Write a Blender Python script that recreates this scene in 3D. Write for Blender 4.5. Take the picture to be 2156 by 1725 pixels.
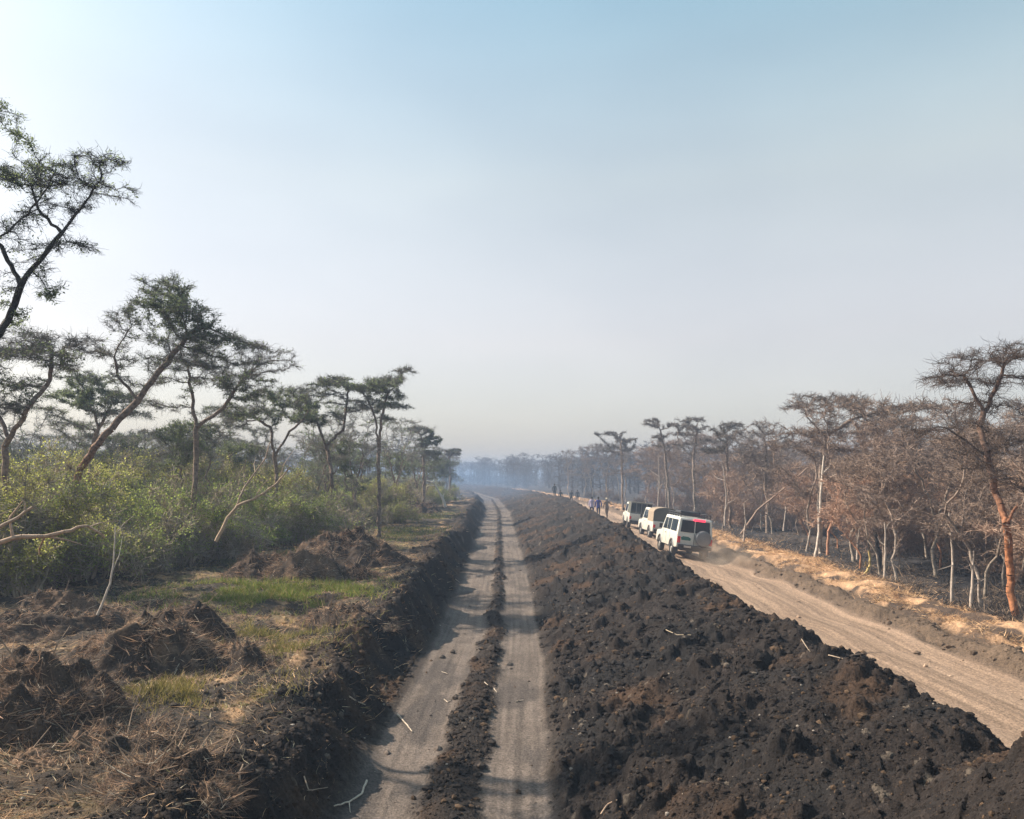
import bpy, math, random
import numpy as np
from mathutils import Vector, Matrix
R = math.radians
rng = np.random.default_rng(7)
random.seed(7)
for o in list(bpy.data.objects):
    bpy.data.objects.remove(o)
scn = bpy.context.scene
col = scn.collection

# ------------------------------------------------------------------ camera, sky, sun, exposure
CAMZ = 4.2
FPX = 1725.0
PITCH = math.atan(137.5 / FPX)
cam_d = bpy.data.cameras.new('camera')
cam = bpy.data.objects.new('camera', cam_d)
col.objects.link(cam)
cam.location = (0, 0, CAMZ)
cam.rotation_euler = (R(90) + PITCH, 0, 0)
cam_d.sensor_width = 36.0
cam_d.lens = 36.0 * FPX / 2156.0
cam_d.clip_start = 0.1
cam_d.clip_end = 9000
scn.camera = cam

SUN_EL, SUN_AZ = R(39), R(-70)
world = bpy.data.worlds.new('World')
scn.world = world
world.use_nodes = True
wn = world.node_tree.nodes
wl = world.node_tree.links
sky = wn.new('ShaderNodeTexSky')
sky.sky_type = 'NISHITA'
sky.sun_disc = False
sky.sun_elevation = SUN_EL
sky.sun_rotation = SUN_AZ
sky.air_density = 1.0
sky.dust_density = 3.0
sky.ozone_density = 1.5
sky.altitude = 0
bg = wn['Background']
bg.inputs['Strength'].default_value = 0.056
wl.new(sky.outputs[0], bg.inputs[0])
# thin even veil of high haze over the clear sky, paler towards the horizon
tcw = wn.new('ShaderNodeTexCoord'); sep = wn.new('ShaderNodeSeparateXYZ'); ramp = wn.new('ShaderNodeValToRGB')
wl.new(tcw.outputs['Generated'], sep.inputs[0]); wl.new(sep.outputs['Z'], ramp.inputs[0])
VEIL = [(0.0, (.33, .30, .28)), (.16, (.34, .28, .23)), (.34, (.31, .31, .24)), (.52, (.17, .28, .28)), (1.0, (.08, .2, .25))]
while len(ramp.color_ramp.elements) < len(VEIL): ramp.color_ramp.elements.new(0.5)
for e, (p_, c_) in zip(ramp.color_ramp.elements, VEIL):
    e.position = p_; e.color = (*c_, 1)
bg2 = wn.new('ShaderNodeBackground'); bg2.inputs['Strength'].default_value = 0.575
wnz = wn.new('ShaderNodeTexNoise'); wnz.inputs['Scale'].default_value = 1.6; wnz.inputs['Detail'].default_value = 3.0
wmp = wn.new('ShaderNodeMapping'); wmp.inputs['Scale'].default_value = (1.0, 1.0, 2.6); wl.new(tcw.outputs['Generated'], wmp.inputs[0]); wl.new(wmp.outputs[0], wnz.inputs['Vector'])
wmr = wn.new('ShaderNodeMapRange'); wmr.inputs['From Min'].default_value = .3; wmr.inputs['From Max'].default_value = .7; wmr.inputs['To Min'].default_value = .82; wmr.inputs['To Max'].default_value = 1.18
wl.new(wnz.outputs['Fac'], wmr.inputs['Value'])
wsc = wn.new('ShaderNodeVectorMath'); wsc.operation = 'SCALE'; wl.new(ramp.outputs[0], wsc.inputs[0]); wl.new(wmr.outputs[0], wsc.inputs['Scale'])
wl.new(wsc.outputs[0], bg2.inputs[0])
adds = wn.new('ShaderNodeAddShader')
wl.new(bg.outputs[0], adds.inputs[0]); wl.new(bg2.outputs[0], adds.inputs[1])
wl.new(adds.outputs[0], wn['World Output'].inputs['Surface'])

sun_d = bpy.data.lights.new('sun', 'SUN')
sun_d.energy = 4.8
sun_d.angle = R(0.6)
sun_d.color = (1.0, 0.86, 0.70)
sun = bpy.data.objects.new('sun', sun_d)
col.objects.link(sun)
sdir = Vector((math.sin(SUN_AZ) * math.cos(SUN_EL), math.cos(SUN_AZ) * math.cos(SUN_EL), math.sin(SUN_EL)))
sun.rotation_euler = sdir.to_track_quat('Z', 'Y').to_euler()

scn.view_settings.view_transform = 'Standard'
scn.view_settings.look = 'None'
scn.view_settings.exposure = 1.05
scn.view_settings.gamma = 1.0
scn.cycles.use_denoising = True
scn.cycles.max_bounces = 6
scn.cycles.volume_bounces = 1

HAZE_DENS = 0.0018
HAZE_COL = (0.40, 0.51, 0.70, 1)

# ------------------------------------------------------------------ helpers
def at(px, py, Y):
    """a point Y metres ahead for a place measured on the 2156-wide photograph"""
    v = Vector(((px - 1078.0) / FPX, (862.5 - py) / FPX, -1.0))
    v.rotate(cam.rotation_euler)
    v *= Y / v.y
    return np.array((v.x, v.y, v.z + CAMZ))

def tag(o, label=None, cat=None, group=None, kind=None):
    if label: o['label'] = label
    if cat: o['category'] = cat
    if group: o['group'] = group
    if kind: o['kind'] = kind
    return o

def empty(name, loc=(0, 0, 0), rz=0.0):
    o = bpy.data.objects.new(name, None)
    col.objects.link(o)
    o.location = loc
    o.rotation_euler = (0, 0, rz)
    o.empty_display_size = 0.2
    return o

def copy_tree(o, parent=None):
    c = o.copy()
    col.objects.link(c)
    if parent is not None:
        c.parent = parent
    for ch in list(o.children):
        copy_tree(ch, c)
    return c

def sstep(a, b, x):
    t = np.clip((x - a) / (b - a), 0, 1)
    return t * t * (3 - 2 * t)

def hsh(ix, iy, seed):
    h = (ix.astype(np.int64) * 374761393 + iy.astype(np.int64) * 668265263 + seed * 974711) & 0xFFFFFFFF
    h = ((h ^ (h >> 13)) * 1274126177) & 0xFFFFFFFF
    h = ((h ^ (h >> 16)) * 2246822519) & 0xFFFFFFFF
    return ((h ^ (h >> 13)) & 0xFFFFFF) / float(0x1000000)

def vn(x, y, seed=0):
    ix = np.floor(x); iy = np.floor(y)
    fx = x - ix; fy = y - iy
    fx = fx * fx * (3 - 2 * fx); fy = fy * fy * (3 - 2 * fy)
    a = hsh(ix, iy, seed); b = hsh(ix + 1, iy, seed)
    c = hsh(ix, iy + 1, seed); d = hsh(ix + 1, iy + 1, seed)
    return (a * (1 - fx) + b * fx) * (1 - fy) + (c * (1 - fx) + d * fx) * fy

def fbm(x, y, seed=0, octv=4, gain=0.5):
    s = 0; a = 1; t = 0
    for i in range(octv):
        s = s + a * vn(x * 2 ** i * 1.03, y * 2 ** i * 1.03, seed + i * 17)
        t += a; a *= gain
    return s / t

def worley(x, y, seed):
    ix = np.floor(x); iy = np.floor(y)
    best = np.full(x.shape, 9.0); cid = np.zeros(x.shape)
    for dx in (-1, 0, 1):
        for dy in (-1, 0, 1):
            cx = ix + dx; cy = iy + dy
            px = cx + hsh(cx, cy, seed); py = cy + hsh(cx, cy, seed + 5)
            d = (px - x) ** 2 + (py - y) ** 2
            m = d < best
            best = np.where(m, d, best)
            cid = np.where(m, hsh(cx, cy, seed + 9), cid)
    return np.sqrt(best), cid

class Geo:
    def __init__(s):
        s.v = []; s.n = 0; s.q = []; s.t = []; s.c = []; s.qm = []; s.tm = []
    def add(s, v, q=None, t=None, c=(0.5, 0.5, 0.5), m=0):
        v = np.asarray(v, float).reshape(-1, 3)
        if q is not None and len(q):
            q = np.asarray(q).reshape(-1, 4); s.q.append(q + s.n); s.qm.append(np.full(len(q), m))
        if t is not None and len(t):
            t = np.asarray(t).reshape(-1, 3); s.t.append(t + s.n); s.tm.append(np.full(len(t), m))
        c = np.asarray(c, float)
        if c.ndim == 1: c = np.tile(c, (len(v), 1))
        s.v.append(v); s.c.append(c); s.n += len(v)
    def build(s, name, mats, parent=None, smooth=False):
        if not isinstance(mats, (list, tuple)): mats = [mats]
        me = bpy.data.meshes.new(name)
        V = np.concatenate(s.v) if s.v else np.zeros((0, 3))
        Q = np.concatenate(s.q) if s.q else np.zeros((0, 4), int)
        T = np.concatenate(s.t) if s.t else np.zeros((0, 3), int)
        me.vertices.add(len(V)); me.vertices.foreach_set('co', V.astype(np.float32).ravel())
        nl = len(Q) * 4 + len(T) * 3
        me.loops.add(nl); me.loops.foreach_set('vertex_index', np.concatenate([Q.ravel(), T.ravel()]).astype(np.int32))
        ls = np.concatenate([np.arange(len(Q)) * 4, len(Q) * 4 + np.arange(len(T)) * 3]).astype(np.int32)
        me.polygons.add(len(Q) + len(T)); me.polygons.foreach_set('loop_start', ls)
        mi = np.concatenate([*(s.qm or [np.zeros(0)]), *(s.tm or [np.zeros(0)])]).astype(np.int32)
        me.polygons.foreach_set('material_index', mi)
        me.polygons.foreach_set('use_smooth', np.full(len(mi), bool(smooth)))
        me.update(calc_edges=True)
        C = np.concatenate(s.c)
        ca = me.attributes.new('col', 'FLOAT_COLOR', 'POINT')
        ca.data.foreach_set('color', np.concatenate([C, np.ones((len(C), 1))], 1).astype(np.float32).ravel())
        for m in mats: me.materials.append(m)
        o = bpy.data.objects.new(name, me)
        col.objects.link(o)
        if parent is not None: o.parent = parent
        return o

def norm(a):
    return a / np.maximum(np.linalg.norm(a, axis=-1, keepdims=True), 1e-9)

def seg_tubes(A, B, ra, rb, k):
    A = np.asarray(A, float); B = np.asarray(B, float); n = len(A)
    ra = np.broadcast_to(np.asarray(ra, float), (n,)); rb = np.broadcast_to(np.asarray(rb, float), (n,))
    D = norm(B - A)
    ref = np.where(np.abs(D[:, 2:3]) > 0.9, np.array([[1.0, 0.05, 0]]), np.array([[0, 0.05, 1.0]]))
    X = norm(np.cross(D, ref)); Y = np.cross(D, X)
    an = np.arange(k) * 2 * math.pi / k
    ring = np.cos(an)[None, :, None] * X[:, None, :] + np.sin(an)[None, :, None] * Y[:, None, :]
    V = np.concatenate([A[:, None] + ring * ra[:, None, None], B[:, None] + ring * rb[:, None, None]], 1)
    i = np.arange(k); j = (i + 1) % k
    f = np.stack([i, j, j + k, i + k], 1)
    Q = (np.arange(n) * 2 * k)[:, None, None] + f[None]
    return V.reshape(-1, 3), Q.reshape(-1, 4)

def strips(P, D, L, W, bend, rg):
    """thin curved blades: five vertices and two faces each"""
    n = len(P); L = L[:, None]; W = W[:, None]
    S = norm(np.cross(D, rg.normal(size=(n, 3)))) * W * 0.5
    m = P + D * L * 0.5 + bend * 0.25
    e = P + D * L + bend
    V = np.stack([P - S, P + S, m + S * 0.8, m - S * 0.8, e], 1)
    b = np.arange(n) * 5
    Q = np.stack([b, b + 1, b + 2, b + 3], 1); T = np.stack([b + 3, b + 2, b + 4], 1)
    return V.reshape(-1, 3), Q, T

# ------------------------------------------------------------------ materials
def nd(nt, t, **kw):
    n = nt.nodes.new(t)
    for k, v in kw.items():
        try: n.inputs[k].default_value = v
        except Exception: setattr(n, k, v)
    return n

def mat_attr(name, rough=0.9, nscale=20.0, nlo=0.75, nhi=1.25, bump=0.0, bscale=40.0, transl=0.0, spec=0.2, rnd=0.0):
    m = bpy.data.materials.new(name); m.use_nodes = True
    nt = m.node_tree; p = nt.nodes['Principled BSDF']; L = nt.links
    at_ = nd(nt, 'ShaderNodeAttribute'); at_.attribute_name = 'col'
    tc = nd(nt, 'ShaderNodeNewGeometry')
    nz = nd(nt, 'ShaderNodeTexNoise', Scale=nscale, Detail=5.0)
    L.new(tc.outputs['Position'], nz.inputs['Vector'])
    mr = nd(nt, 'ShaderNodeMapRange')
    mr.inputs['From Min'].default_value = 0.3; mr.inputs['From Max'].default_value = 0.7
    mr.inputs['To Min'].default_value = nlo; mr.inputs['To Max'].default_value = nhi
    L.new(nz.outputs['Fac'], mr.inputs['Value'])
    vm = nd(nt, 'ShaderNodeVectorMath'); vm.operation = 'SCALE'
    L.new(at_.outputs['Color'], vm.inputs[0]); L.new(mr.outputs[0], vm.inputs['Scale'])
    out = vm.outputs[0]
    if rnd > 0:
        oi = nd(nt, 'ShaderNodeObjectInfo')
        m2 = nd(nt, 'ShaderNodeMapRange')
        m2.inputs['To Min'].default_value = 1 - rnd; m2.inputs['To Max'].default_value = 1 + rnd
        L.new(oi.outputs['Random'], m2.inputs['Value'])
        v2 = nd(nt, 'ShaderNodeVectorMath'); v2.operation = 'SCALE'
        L.new(out, v2.inputs[0]); L.new(m2.outputs[0], v2.inputs['Scale']); out = v2.outputs[0]
    L.new(out, p.inputs['Base Color'])
    p.inputs['Roughness'].default_value = rough
    p.inputs['Specular IOR Level'].default_value = spec
    if bump > 0:
        nb = nd(nt, 'ShaderNodeTexNoise', Scale=bscale, Detail=6.0, Roughness=0.65)
        L.new(tc.outputs['Position'], nb.inputs['Vector'])
        bp = nd(nt, 'ShaderNodeBump', Strength=bump, Distance=0.05)
        L.new(nb.outputs['Fac'], bp.inputs['Height']); L.new(bp.outputs[0], p.inputs['Normal'])
    if transl > 0:
        tr = nd(nt, 'ShaderNodeBsdfTranslucent'); L.new(out, tr.inputs['Color'])
        mx = nd(nt, 'ShaderNodeMixShader'); mx.inputs[0].default_value = transl
        L.new(p.outputs[0], mx.inputs[1]); L.new(tr.outputs[0], mx.inputs[2])
        L.new(mx.outputs[0], nt.nodes['Material Output'].inputs['Surface'])
    return m

def mat_plain(name, c, rough=0.5, metal=0.0, spec=0.5, var=0.15, vs=8.0, emis=0.0, dust=0.0):
    m = bpy.data.materials.new(name); m.use_nodes = True
    nt = m.node_tree; p = nt.nodes['Principled BSDF']; L = nt.links
    tc = nd(nt, 'ShaderNodeTexCoord')
    nz = nd(nt, 'ShaderNodeTexNoise', Scale=vs, Detail=4.0)
    L.new(tc.outputs['Object'], nz.inputs['Vector'])
    mx = nd(nt, 'ShaderNodeMix'); mx.data_type = 'RGBA'
    mx.inputs[6].default_value = (*[v * (1 - var) for v in c], 1)
    mx.inputs[7].default_value = (*[min(1, v * (1 + var)) for v in c], 1)
    L.new(nz.outputs['Fac'], mx.inputs[0])
    out = mx.outputs[2]
    if dust > 0:   # road dirt thrown up on the lower panels
        sp = nd(nt, 'ShaderNodeSeparateXYZ'); L.new(tc.outputs['Object'], sp.inputs[0])
        mr = nd(nt, 'ShaderNodeMapRange')
        mr.inputs['From Min'].default_value = 1.3; mr.inputs['From Max'].default_value = 0.4
        mr.inputs['To Max'].default_value = dust
        L.new(sp.outputs['Z'], mr.inputs['Value'])
        mm = nd(nt, 'ShaderNodeMath'); mm.operation = 'MULTIPLY'
        L.new(mr.outputs[0], mm.inputs[0]); L.new(nz.outputs['Fac'], mm.inputs[1])
        m3 = nd(nt, 'ShaderNodeMix'); m3.data_type = 'RGBA'
        m3.inputs[7].default_value = (0.25, 0.2, 0.15, 1)
        L.new(mm.outputs[0], m3.inputs[0]); L.new(out, m3.inputs[6]); out = m3.outputs[2]
    L.new(out, p.inputs['Base Color'])
    p.inputs['Roughness'].default_value = rough
    p.inputs['Metallic'].default_value = metal
    p.inputs['Specular IOR Level'].default_value = spec
    if emis:
        p.inputs['Emission Color'].default_value = (*c, 1); p.inputs['Emission Strength'].default_value = emis
    return m

M_SOIL = mat_attr('soil', 0.95, 25.0, 0.6, 1.4, 0.9, 35.0)
M_CLOD = mat_attr('clod', 0.95, 60.0, 0.7, 1.3, 0.5, 80.0)
M_STRAW = mat_attr('straw', 0.8, 6.0, 0.7, 1.3, transl=0.2)
M_GRASS = mat_attr('grass', 0.7, 4.0, 0.75, 1.25, transl=0.35)
M_BARK = mat_attr('bark', 0.85, 9.0, 0.45, 1.45, 0.8, 45.0, rnd=0.15)
M_TWIG = mat_attr('twig', 0.85, 1.5, 0.8, 1.2, rnd=0.2)
M_LEAF = mat_attr('leaf', 0.55, 0.8, 0.65, 1.35, transl=0.55, rnd=0.2)
M_WOOD = mat_attr('dead_wood', 0.8, 12.0, 0.7, 1.25, 0.2, 60.0)

# ------------------------------------------------------------------ terrain
TC = np.array([(-60, -.9), (11, -.86), (24, -.62), (40, -.75), (74, -1.3), (100, -1.7), (152, -3.9), (222, -11.7), (300, -28), (420, -62), (900, -260)], float)
TB = np.array([(-60, 5.2), (10, 5.2), (20, 5.15), (30, 5.45), (40, 5.7), (55, 6.0), (103, 6.2), (155, 2.6), (222, -5), (258, -12), (300, -21), (420, -54), (900, -250)], float)
ZB = np.array([(-60, 1.5), (8.7, 1.30), (10.6, 1.32), (12, 1.12), (18, 1.0), (30, 1.15), (55, 1.25), (103, 1.38), (155, 1.25), (222, 1.1), (300, 1.1), (400, .8), (600, .2), (900, 0)], float)
def f_xc(y): return np.interp(y, TC[:, 0], TC[:, 1])
def f_xb(y): return np.interp(y, TB[:, 0], TB[:, 1])
def f_zb(y): return np.interp(y, ZB[:, 0], ZB[:, 1])

def terrain(x, y, fine=True):
    """height and zone masks of the whole site"""
    wob = (vn(y * 0.55, y * 0 + 3, 1) - .5) * 0.35 + (vn(y * 1.7, x * 0.6, 2) - .5) * 0.25
    xc = f_xc(y); xb = f_xb(y) + (vn(y * 0.4, y * 0, 3) - .5) * 0.45
    u = x - xc; v = x - xb
    ob = xb - xc
    fade = 1 - sstep(420, 700, y)
    floor = -0.3
    bank = sstep(1.6, 2.8, -u + wob * 1.5 + (vn(y * .23, y * 0, 34) - .5) * .9)
    big = fbm(x * 0.12, y * 0.12, 11, 3) - .5
    left = floor + (0.85 + big * 0.7) * bank
    lip = 0.22 * np.exp(-((-u - 2.7 + wob) / 0.55) ** 2) * (0.4 + vn(y * .8, x * .4, 4))
    zb = f_zb(y) * (1 + 0.34 * (fbm(y * 0.33, x * 0.12, 21, 3) - .5))
    t = np.clip((u - 1.5 + wob * .4) / np.maximum(ob - 1.5, 1), 0, 1)
    rise = floor + (zb - floor) * (1 - (1 - t) ** 1.35)
    fall = zb * (1 - sstep(0.0, 1.9, v))
    right = np.where(v < 0, rise, fall)
    z = np.where(u < 0, left + lip, right)
    road = sstep(1.3, 2.0, v) * (1 - sstep(4.9, 5.3, v))
    ruts = -0.05 * (np.exp(-((v - 2.9) / .3) ** 2) + np.exp(-((v - 4.4) / .3) ** 2))
    z = z + ruts * fade
    z = z - 0.12 * (v - 3.2) * sstep(1.5, 2.2, v) * (1 - sstep(4.7, 5.6, v)) * sstep(30, 40, y) * (1 - sstep(75, 90, y))
    z = z + 0.26 * np.exp(-((v - 5.6) / .38) ** 2) * (0.6 + .8 * vn(y * .7, x * .3, 6))
    straw = sstep(5.9, 6.4, v + wob) * (1 - sstep(7.9, 8.8, v + wob * 2))
    z = z + straw * (0.16 + 0.35 * fbm(x * .9, y * .5, 8, 3))
    burnt = sstep(8.0, 8.9, v + wob * 2)
    z = z + burnt * (0.12 + 0.35 * (fbm(x * .25, y * .25, 9, 3) - .4))
    # heap at the near end of the berm and the dip before it
    hd = np.sqrt((x - 5.1) ** 2 + ((y - 6.4) * 1.1) ** 2) / 2.4
    z = z + 1.4 * np.clip(1 - hd, 0, 1) ** .9
    z = z - 0.38 * np.exp(-(((x - 5.2) / 1.7) ** 2 + ((y - 8.9 - (5.2 - x) * .55) / .5) ** 2))
    berm = sstep(1.3, 1.75, u + wob * .5) * (1 - sstep(1.3, 1.8, v))
    lw = np.interp(y, [0, 11, 26, 60, 400], [-.37, -.37, -.05, -.02, 0]); rw = np.interp(y, [0, 11, 26, 60, 400], [.38, .38, .30, .28, .25])
    wr = (vn(y * 1.3, y * 0, 31) - .5) * .2 + (vn(y * 5, x * 5, 35) - .5) * .12
    ridge = sstep(lw - .18, lw + .04, u + wr) * (1 - sstep(rw - .04, rw + .18, u + wr))
    track = sstep(-1.55, -1.30, u + wob * .3) * (1 - sstep(1.28, 1.5, u + wob * .4)) * (1 - ridge)
    z = z + 0.10 * fade * np.exp(-((u + wr - (lw + rw) / 2) / ((rw - lw) * .42)) ** 2) * (.7 + .6 * vn(y * 1.1, y * 0, 32))
    z = z - track * 0.02
    cleat = sstep(-2.05, -1.95, u) * (1 - sstep(-1.5, -1.42, u)) * sstep(8, 9, y) * (1 - sstep(18, 21, y))
    lground = sstep(2.7, 4.0, -u + wob * 2.4)
    lbank = sstep(1.5, 1.75, -u + wob * .3) * (1 - lground)
    roadm = sstep(1.55, 1.95, v) * (1 - sstep(4.9, 5.25, v))
    ridger = sstep(4.95, 5.25, v) * (1 - sstep(5.95, 6.3, v + wob))
    Z = dict(u=u, v=v, track=track * fade, ridge=ridge * fade, berm=berm * fade, bank=lbank * fade, left=lground, road=roadm * fade,
             ridger=ridger * fade, straw=straw * fade, burnt=burnt, cleat=cleat)
    if not fine: return z, Z
    rough = np.clip(berm + ridge * .45 + lbank + ridger * .8 + lground * .75 + burnt * .4 + straw * .5, 0, 1)
    z = z + rough * 0.42 * (fbm(x * 1.1, y * 1.1, 41, 4) - .5)
    kn = sstep(.60, .74, fbm(x * 1.7, y * 1.7, 42, 3)); z = z + berm * kn * .17
    w1, c1 = worley(x * 2.2, y * 2.2, 51)
    w2, c2 = worley(x * 5.5 + w1, y * 5.5, 52)
    w3, c3 = worley(x * 13.0, y * 13.0 + w2, 53)
    near = 1 - sstep(60, 160, y)
    soft = 1 - .55 * lground
    z = z + rough * soft * (0.17 * (0.75 - w1 ** 1.4) * c1 ** 2 + 0.065 * (0.7 - w2) * c2 * (.4 + near)) + np.clip(rough * soft + .06, 0, 1) * 0.036 * (0.7 - w3) * c3 * near
    z = z + rough * soft * .05 * (fbm(x * 7, y * 7, 55, 3) - .5)
    z = z + (track + roadm) * (0.02 * (vn(u * 9, y * .5, 61) - .5) + 0.012 * (fbm(x * 6, y * 6, 62, 2) - .5))
    z = z + cleat * 0.022 * np.sign(np.sin(y * 2 * math.pi / 0.24 + u * .8)) * (0.3 + vn(u * 3, y * 1.5, 63))
    Z['c1'] = c1; Z['c2'] = c2; Z['c3'] = c3; Z['w3'] = w3; Z['w2'] = w2
    return z, Z

def ground_z(x, y):
    z, _ = terrain(np.atleast_1d(np.float64(x)), np.atleast_1d(np.float64(y)), False)
    return float(z[0])

def mixc(a, b, t):
    return a * (1 - t[..., None]) + np.asarray(b) * t[..., None]

def terrain_colour(x, y, z, Z):
    n1 = fbm(x * .7, y * .7, 71, 4); n2 = fbm(x * 3.1, y * 3.1, 72, 4); n3 = vn(x * 24, y * 24, 73)
    C = np.zeros(x.shape + (3,)) + np.array((0.050, 0.040, 0.033))
    # left clearing: torn soil with patches of dry stalks and grass
    C = mixc(C, (0.12, 0.085, 0.058), sstep(.4, .6, n1) * Z['left'])
    C = mixc(C, (0.36, 0.23, 0.13), sstep(.44, .60, n2) * sstep(.42, .6, n1) * Z['left'])
    C = mixc(C, (0.09, 0.095, 0.035), sstep(.54, .66, fbm(x * .5, y * .35, 75, 4)) * sstep(.4, .6, n2) * Z['left'] * .7)
    C = mixc(C, (0.030, 0.024, 0.020), sstep(.50, .58, fbm(x * .9 + 7, y * .9, 78, 4)) * Z['left'] * .85)
    # freshly thrown soil
    S = np.array((0.021, 0.0165, 0.0145)) * (0.65 + .8 * n2[..., None])
    S = mixc(S, (0.062, 0.036, 0.021), sstep(.5, .68, fbm(x * .8, y * .8, 76, 4)) * .75)
    S = mixc(S, (0.014, 0.013, 0.013), sstep(.55, .7, fbm(x * .35, y * .35, 77, 3)) * .8)
    S = S * (0.8 + .4 * Z['c2'][..., None])
    S = mixc(S, (0.17, 0.14, 0.11), (Z['c3'] > .99) * .5)
    fresh = np.clip(Z['berm'] + Z['bank'] + Z['ridge'] * .85, 0, 1)
    C = C * (1 - fresh[..., None]) + S * fresh[..., None]
    # wheel tracks
    st = vn(Z['u'] * 16, y * .25, 81) * .4 + vn(Z['u'] * 40, y * .5, 82) * .15 + vn(Z['u'] * 1.5, y * 3.0, 83) * .25 + fbm(x * 5, y * 5, 89, 3) * .2
    T = np.array((0.150, 0.122, 0.103)) * (0.45 + 1.05 * st[..., None])
    T = mixc(T, (0.07, 0.06, 0.055), sstep(.52, .68, fbm(x * 1.2, y * .5, 84, 3)) * .7)
    C = C * (1 - Z['track'][..., None]) + T * Z['track'][..., None]
    st = vn(Z['v'] * 7, y * .12, 85) * .6 + vn(Z['v'] * 20, y * .4, 86) * .4
    T = np.array((0.29, 0.205, 0.145)) * (0.55 + .85 * st[..., None])
    C = C * (1 - Z['road'][..., None]) + T * Z['road'][..., None]
    T = np.array((0.11, 0.078, 0.054)) * (0.6 + .9 * n2[..., None])
    C = C * (1 - Z['ridger'][..., None]) + T * Z['ridger'][..., None]
    T = np.array((0.46, 0.29, 0.17)) * (0.35 + 1.1 * n2[..., None])
    T = mixc(T, (0.085, 0.06, 0.045), sstep(.46, .6, fbm(x * 1.6, y * 1.2, 87, 4)))
    C = C * (1 - Z['straw'][..., None]) + T * Z['straw'][..., None]
    T = np.array((0.032, 0.030, 0.031)) * (0.6 + .8 * n2[..., None])
    T = mixc(T, (0.13, 0.095, 0.07), sstep(.56, .7, fbm(x * .45, y * .3, 88, 4)) * .5)
    C = C * (1 - Z['burnt'][..., None]) + T * Z['burnt'][..., None]
    return C * (0.8 + .4 * n3[..., None])

def build_terrain():
    th = np.concatenate([np.linspace(-180, -40, 60)[:-1], np.arange(-40, 40, 0.058), np.linspace(40, 180, 60)])
    th = np.radians(th)
    rs = [0.4, 1, 2, 3, 4, 4.6]
    while rs[-1] < 3000:
        r = rs[-1]
        k = 0.0030 if r < 26 else 0.006 if r < 110 else 0.016 if r < 450 else 0.08
        rs.append(r * (1 + k))
    rs = np.array(rs)
    Rr, Th = np.meshgrid(rs, th, indexing='ij')
    X = Rr * np.sin(Th); Yy = Rr * np.cos(Th)
    z, Z = terrain(X, Yy)
    C = terrain_colour(X, Yy, z, Z)
    nr, nt = X.shape
    idx = np.arange(nr * nt).reshape(nr, nt)
    Q = np.stack([idx[:-1, :-1], idx[1:, :-1], idx[1:, 1:], idx[:-1, 1:]], -1)[:, :, ::-1].reshape(-1, 4)
    def fc(a): return (0.25 * (a[:-1, :-1] + a[1:, :-1] + a[1:, 1:] + a[:-1, 1:])).ravel()
    u, v, yy = fc(Z['u']), fc(Z['v']), fc(Yy)
    far = yy > 650
    zone = np.zeros(len(u), int)
    zone[(u > -1.5) & (u < 1.4)] = 1
    zone[(u >= 1.4) & (v < 1.75)] = 2
    zone[(v >= 1.75) & (v < 5.1)] = 3
    zone[(v >= 5.1) & (v < 8.4)] = 4
    zone[far] = 0
    V = np.stack([X, Yy, z], -1).reshape(-1, 3); C = C.reshape(-1, 3)
    names = ['ground', 'dirt_track', 'earth_berm', 'dirt_road', 'verge']
    labs = ['burnt and cleared thorn bush ground on both sides of the tracks', 'dug dirt track with two wheel paths running away down the middle',
            'long ridge of thrown up dark soil between the dug track and the road', 'pale brown dirt road carrying the three vehicles', 'straw covered verge between road and burnt wood']
    for k in range(5):
        q = Q[zone == k]
        use, inv = np.unique(q.ravel(), return_inverse=True)
        g = Geo(); g.add(V[use], inv.reshape(-1, 4), None, C[use])
        if k == 0:   # close the hub under the camera
            g.add(np.array([[0, 0, z[0].mean()]]).repeat(1, 0), c=(0.05, 0.04, 0.03))
        o = g.build(names[k], M_SOIL, smooth=True)
        tag(o, labs[k], kind='structure')
build_terrain()

def tz(x, y, fine=True):
    z, _ = terrain(np.asarray(x, float), np.asarray(y, float), fine)
    return z

# ------------------------------------------------------------------ loose soil, straw, grass
ICO_V = np.array([(0, 0, 1), *[(0.894 * math.cos(a), 0.894 * math.sin(a), .447) for a in np.arange(5) * 2 * math.pi / 5],
                  *[(0.894 * math.cos(a), 0.894 * math.sin(a), -.447) for a in (np.arange(5) + .5) * 2 * math.pi / 5], (0, 0, -1)])
ICO_F = []
for i in range(5):
    j = (i + 1) % 5
    ICO_F += [(0, 1 + i, 1 + j), (1 + i, 6 + i, 1 + j), (1 + j, 6 + i, 6 + j), (11, 6 + j, 6 + i)]
ICO_F = np.array(ICO_F)

def clods(P, s, C, rg):
    n = len(P)
    J = ICO_V[None] * (1 + rg.normal(0, .12, (n, 12, 1))) * rg.uniform(.7, 1.25, (n, 1, 3)) * s[:, None, None]
    a = rg.uniform(0, 6.28, n); c, sn = np.cos(a)[:, None], np.sin(a)[:, None]
    X = J[..., 0] * c - J[..., 1] * sn; Y = J[..., 0] * sn + J[..., 1] * c
    J = np.stack([X, Y, J[..., 2] * .8], -1) + P[:, None]
    T = (np.arange(n) * 12)[:, None, None] + ICO_F[None]
    return J.reshape(-1, 3), T.reshape(-1, 3), np.repeat(C, 12, 0)

def fan(n, r0, r1, a0, a1, rg, p=1.0):
    """random places on the ground, denser towards the viewer"""
    r = r0 * (r1 / r0) ** (rg.random(n) ** p); a = np.radians(rg.uniform(a0, a1, n))
    return r * np.sin(a), r * np.cos(a)

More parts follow.
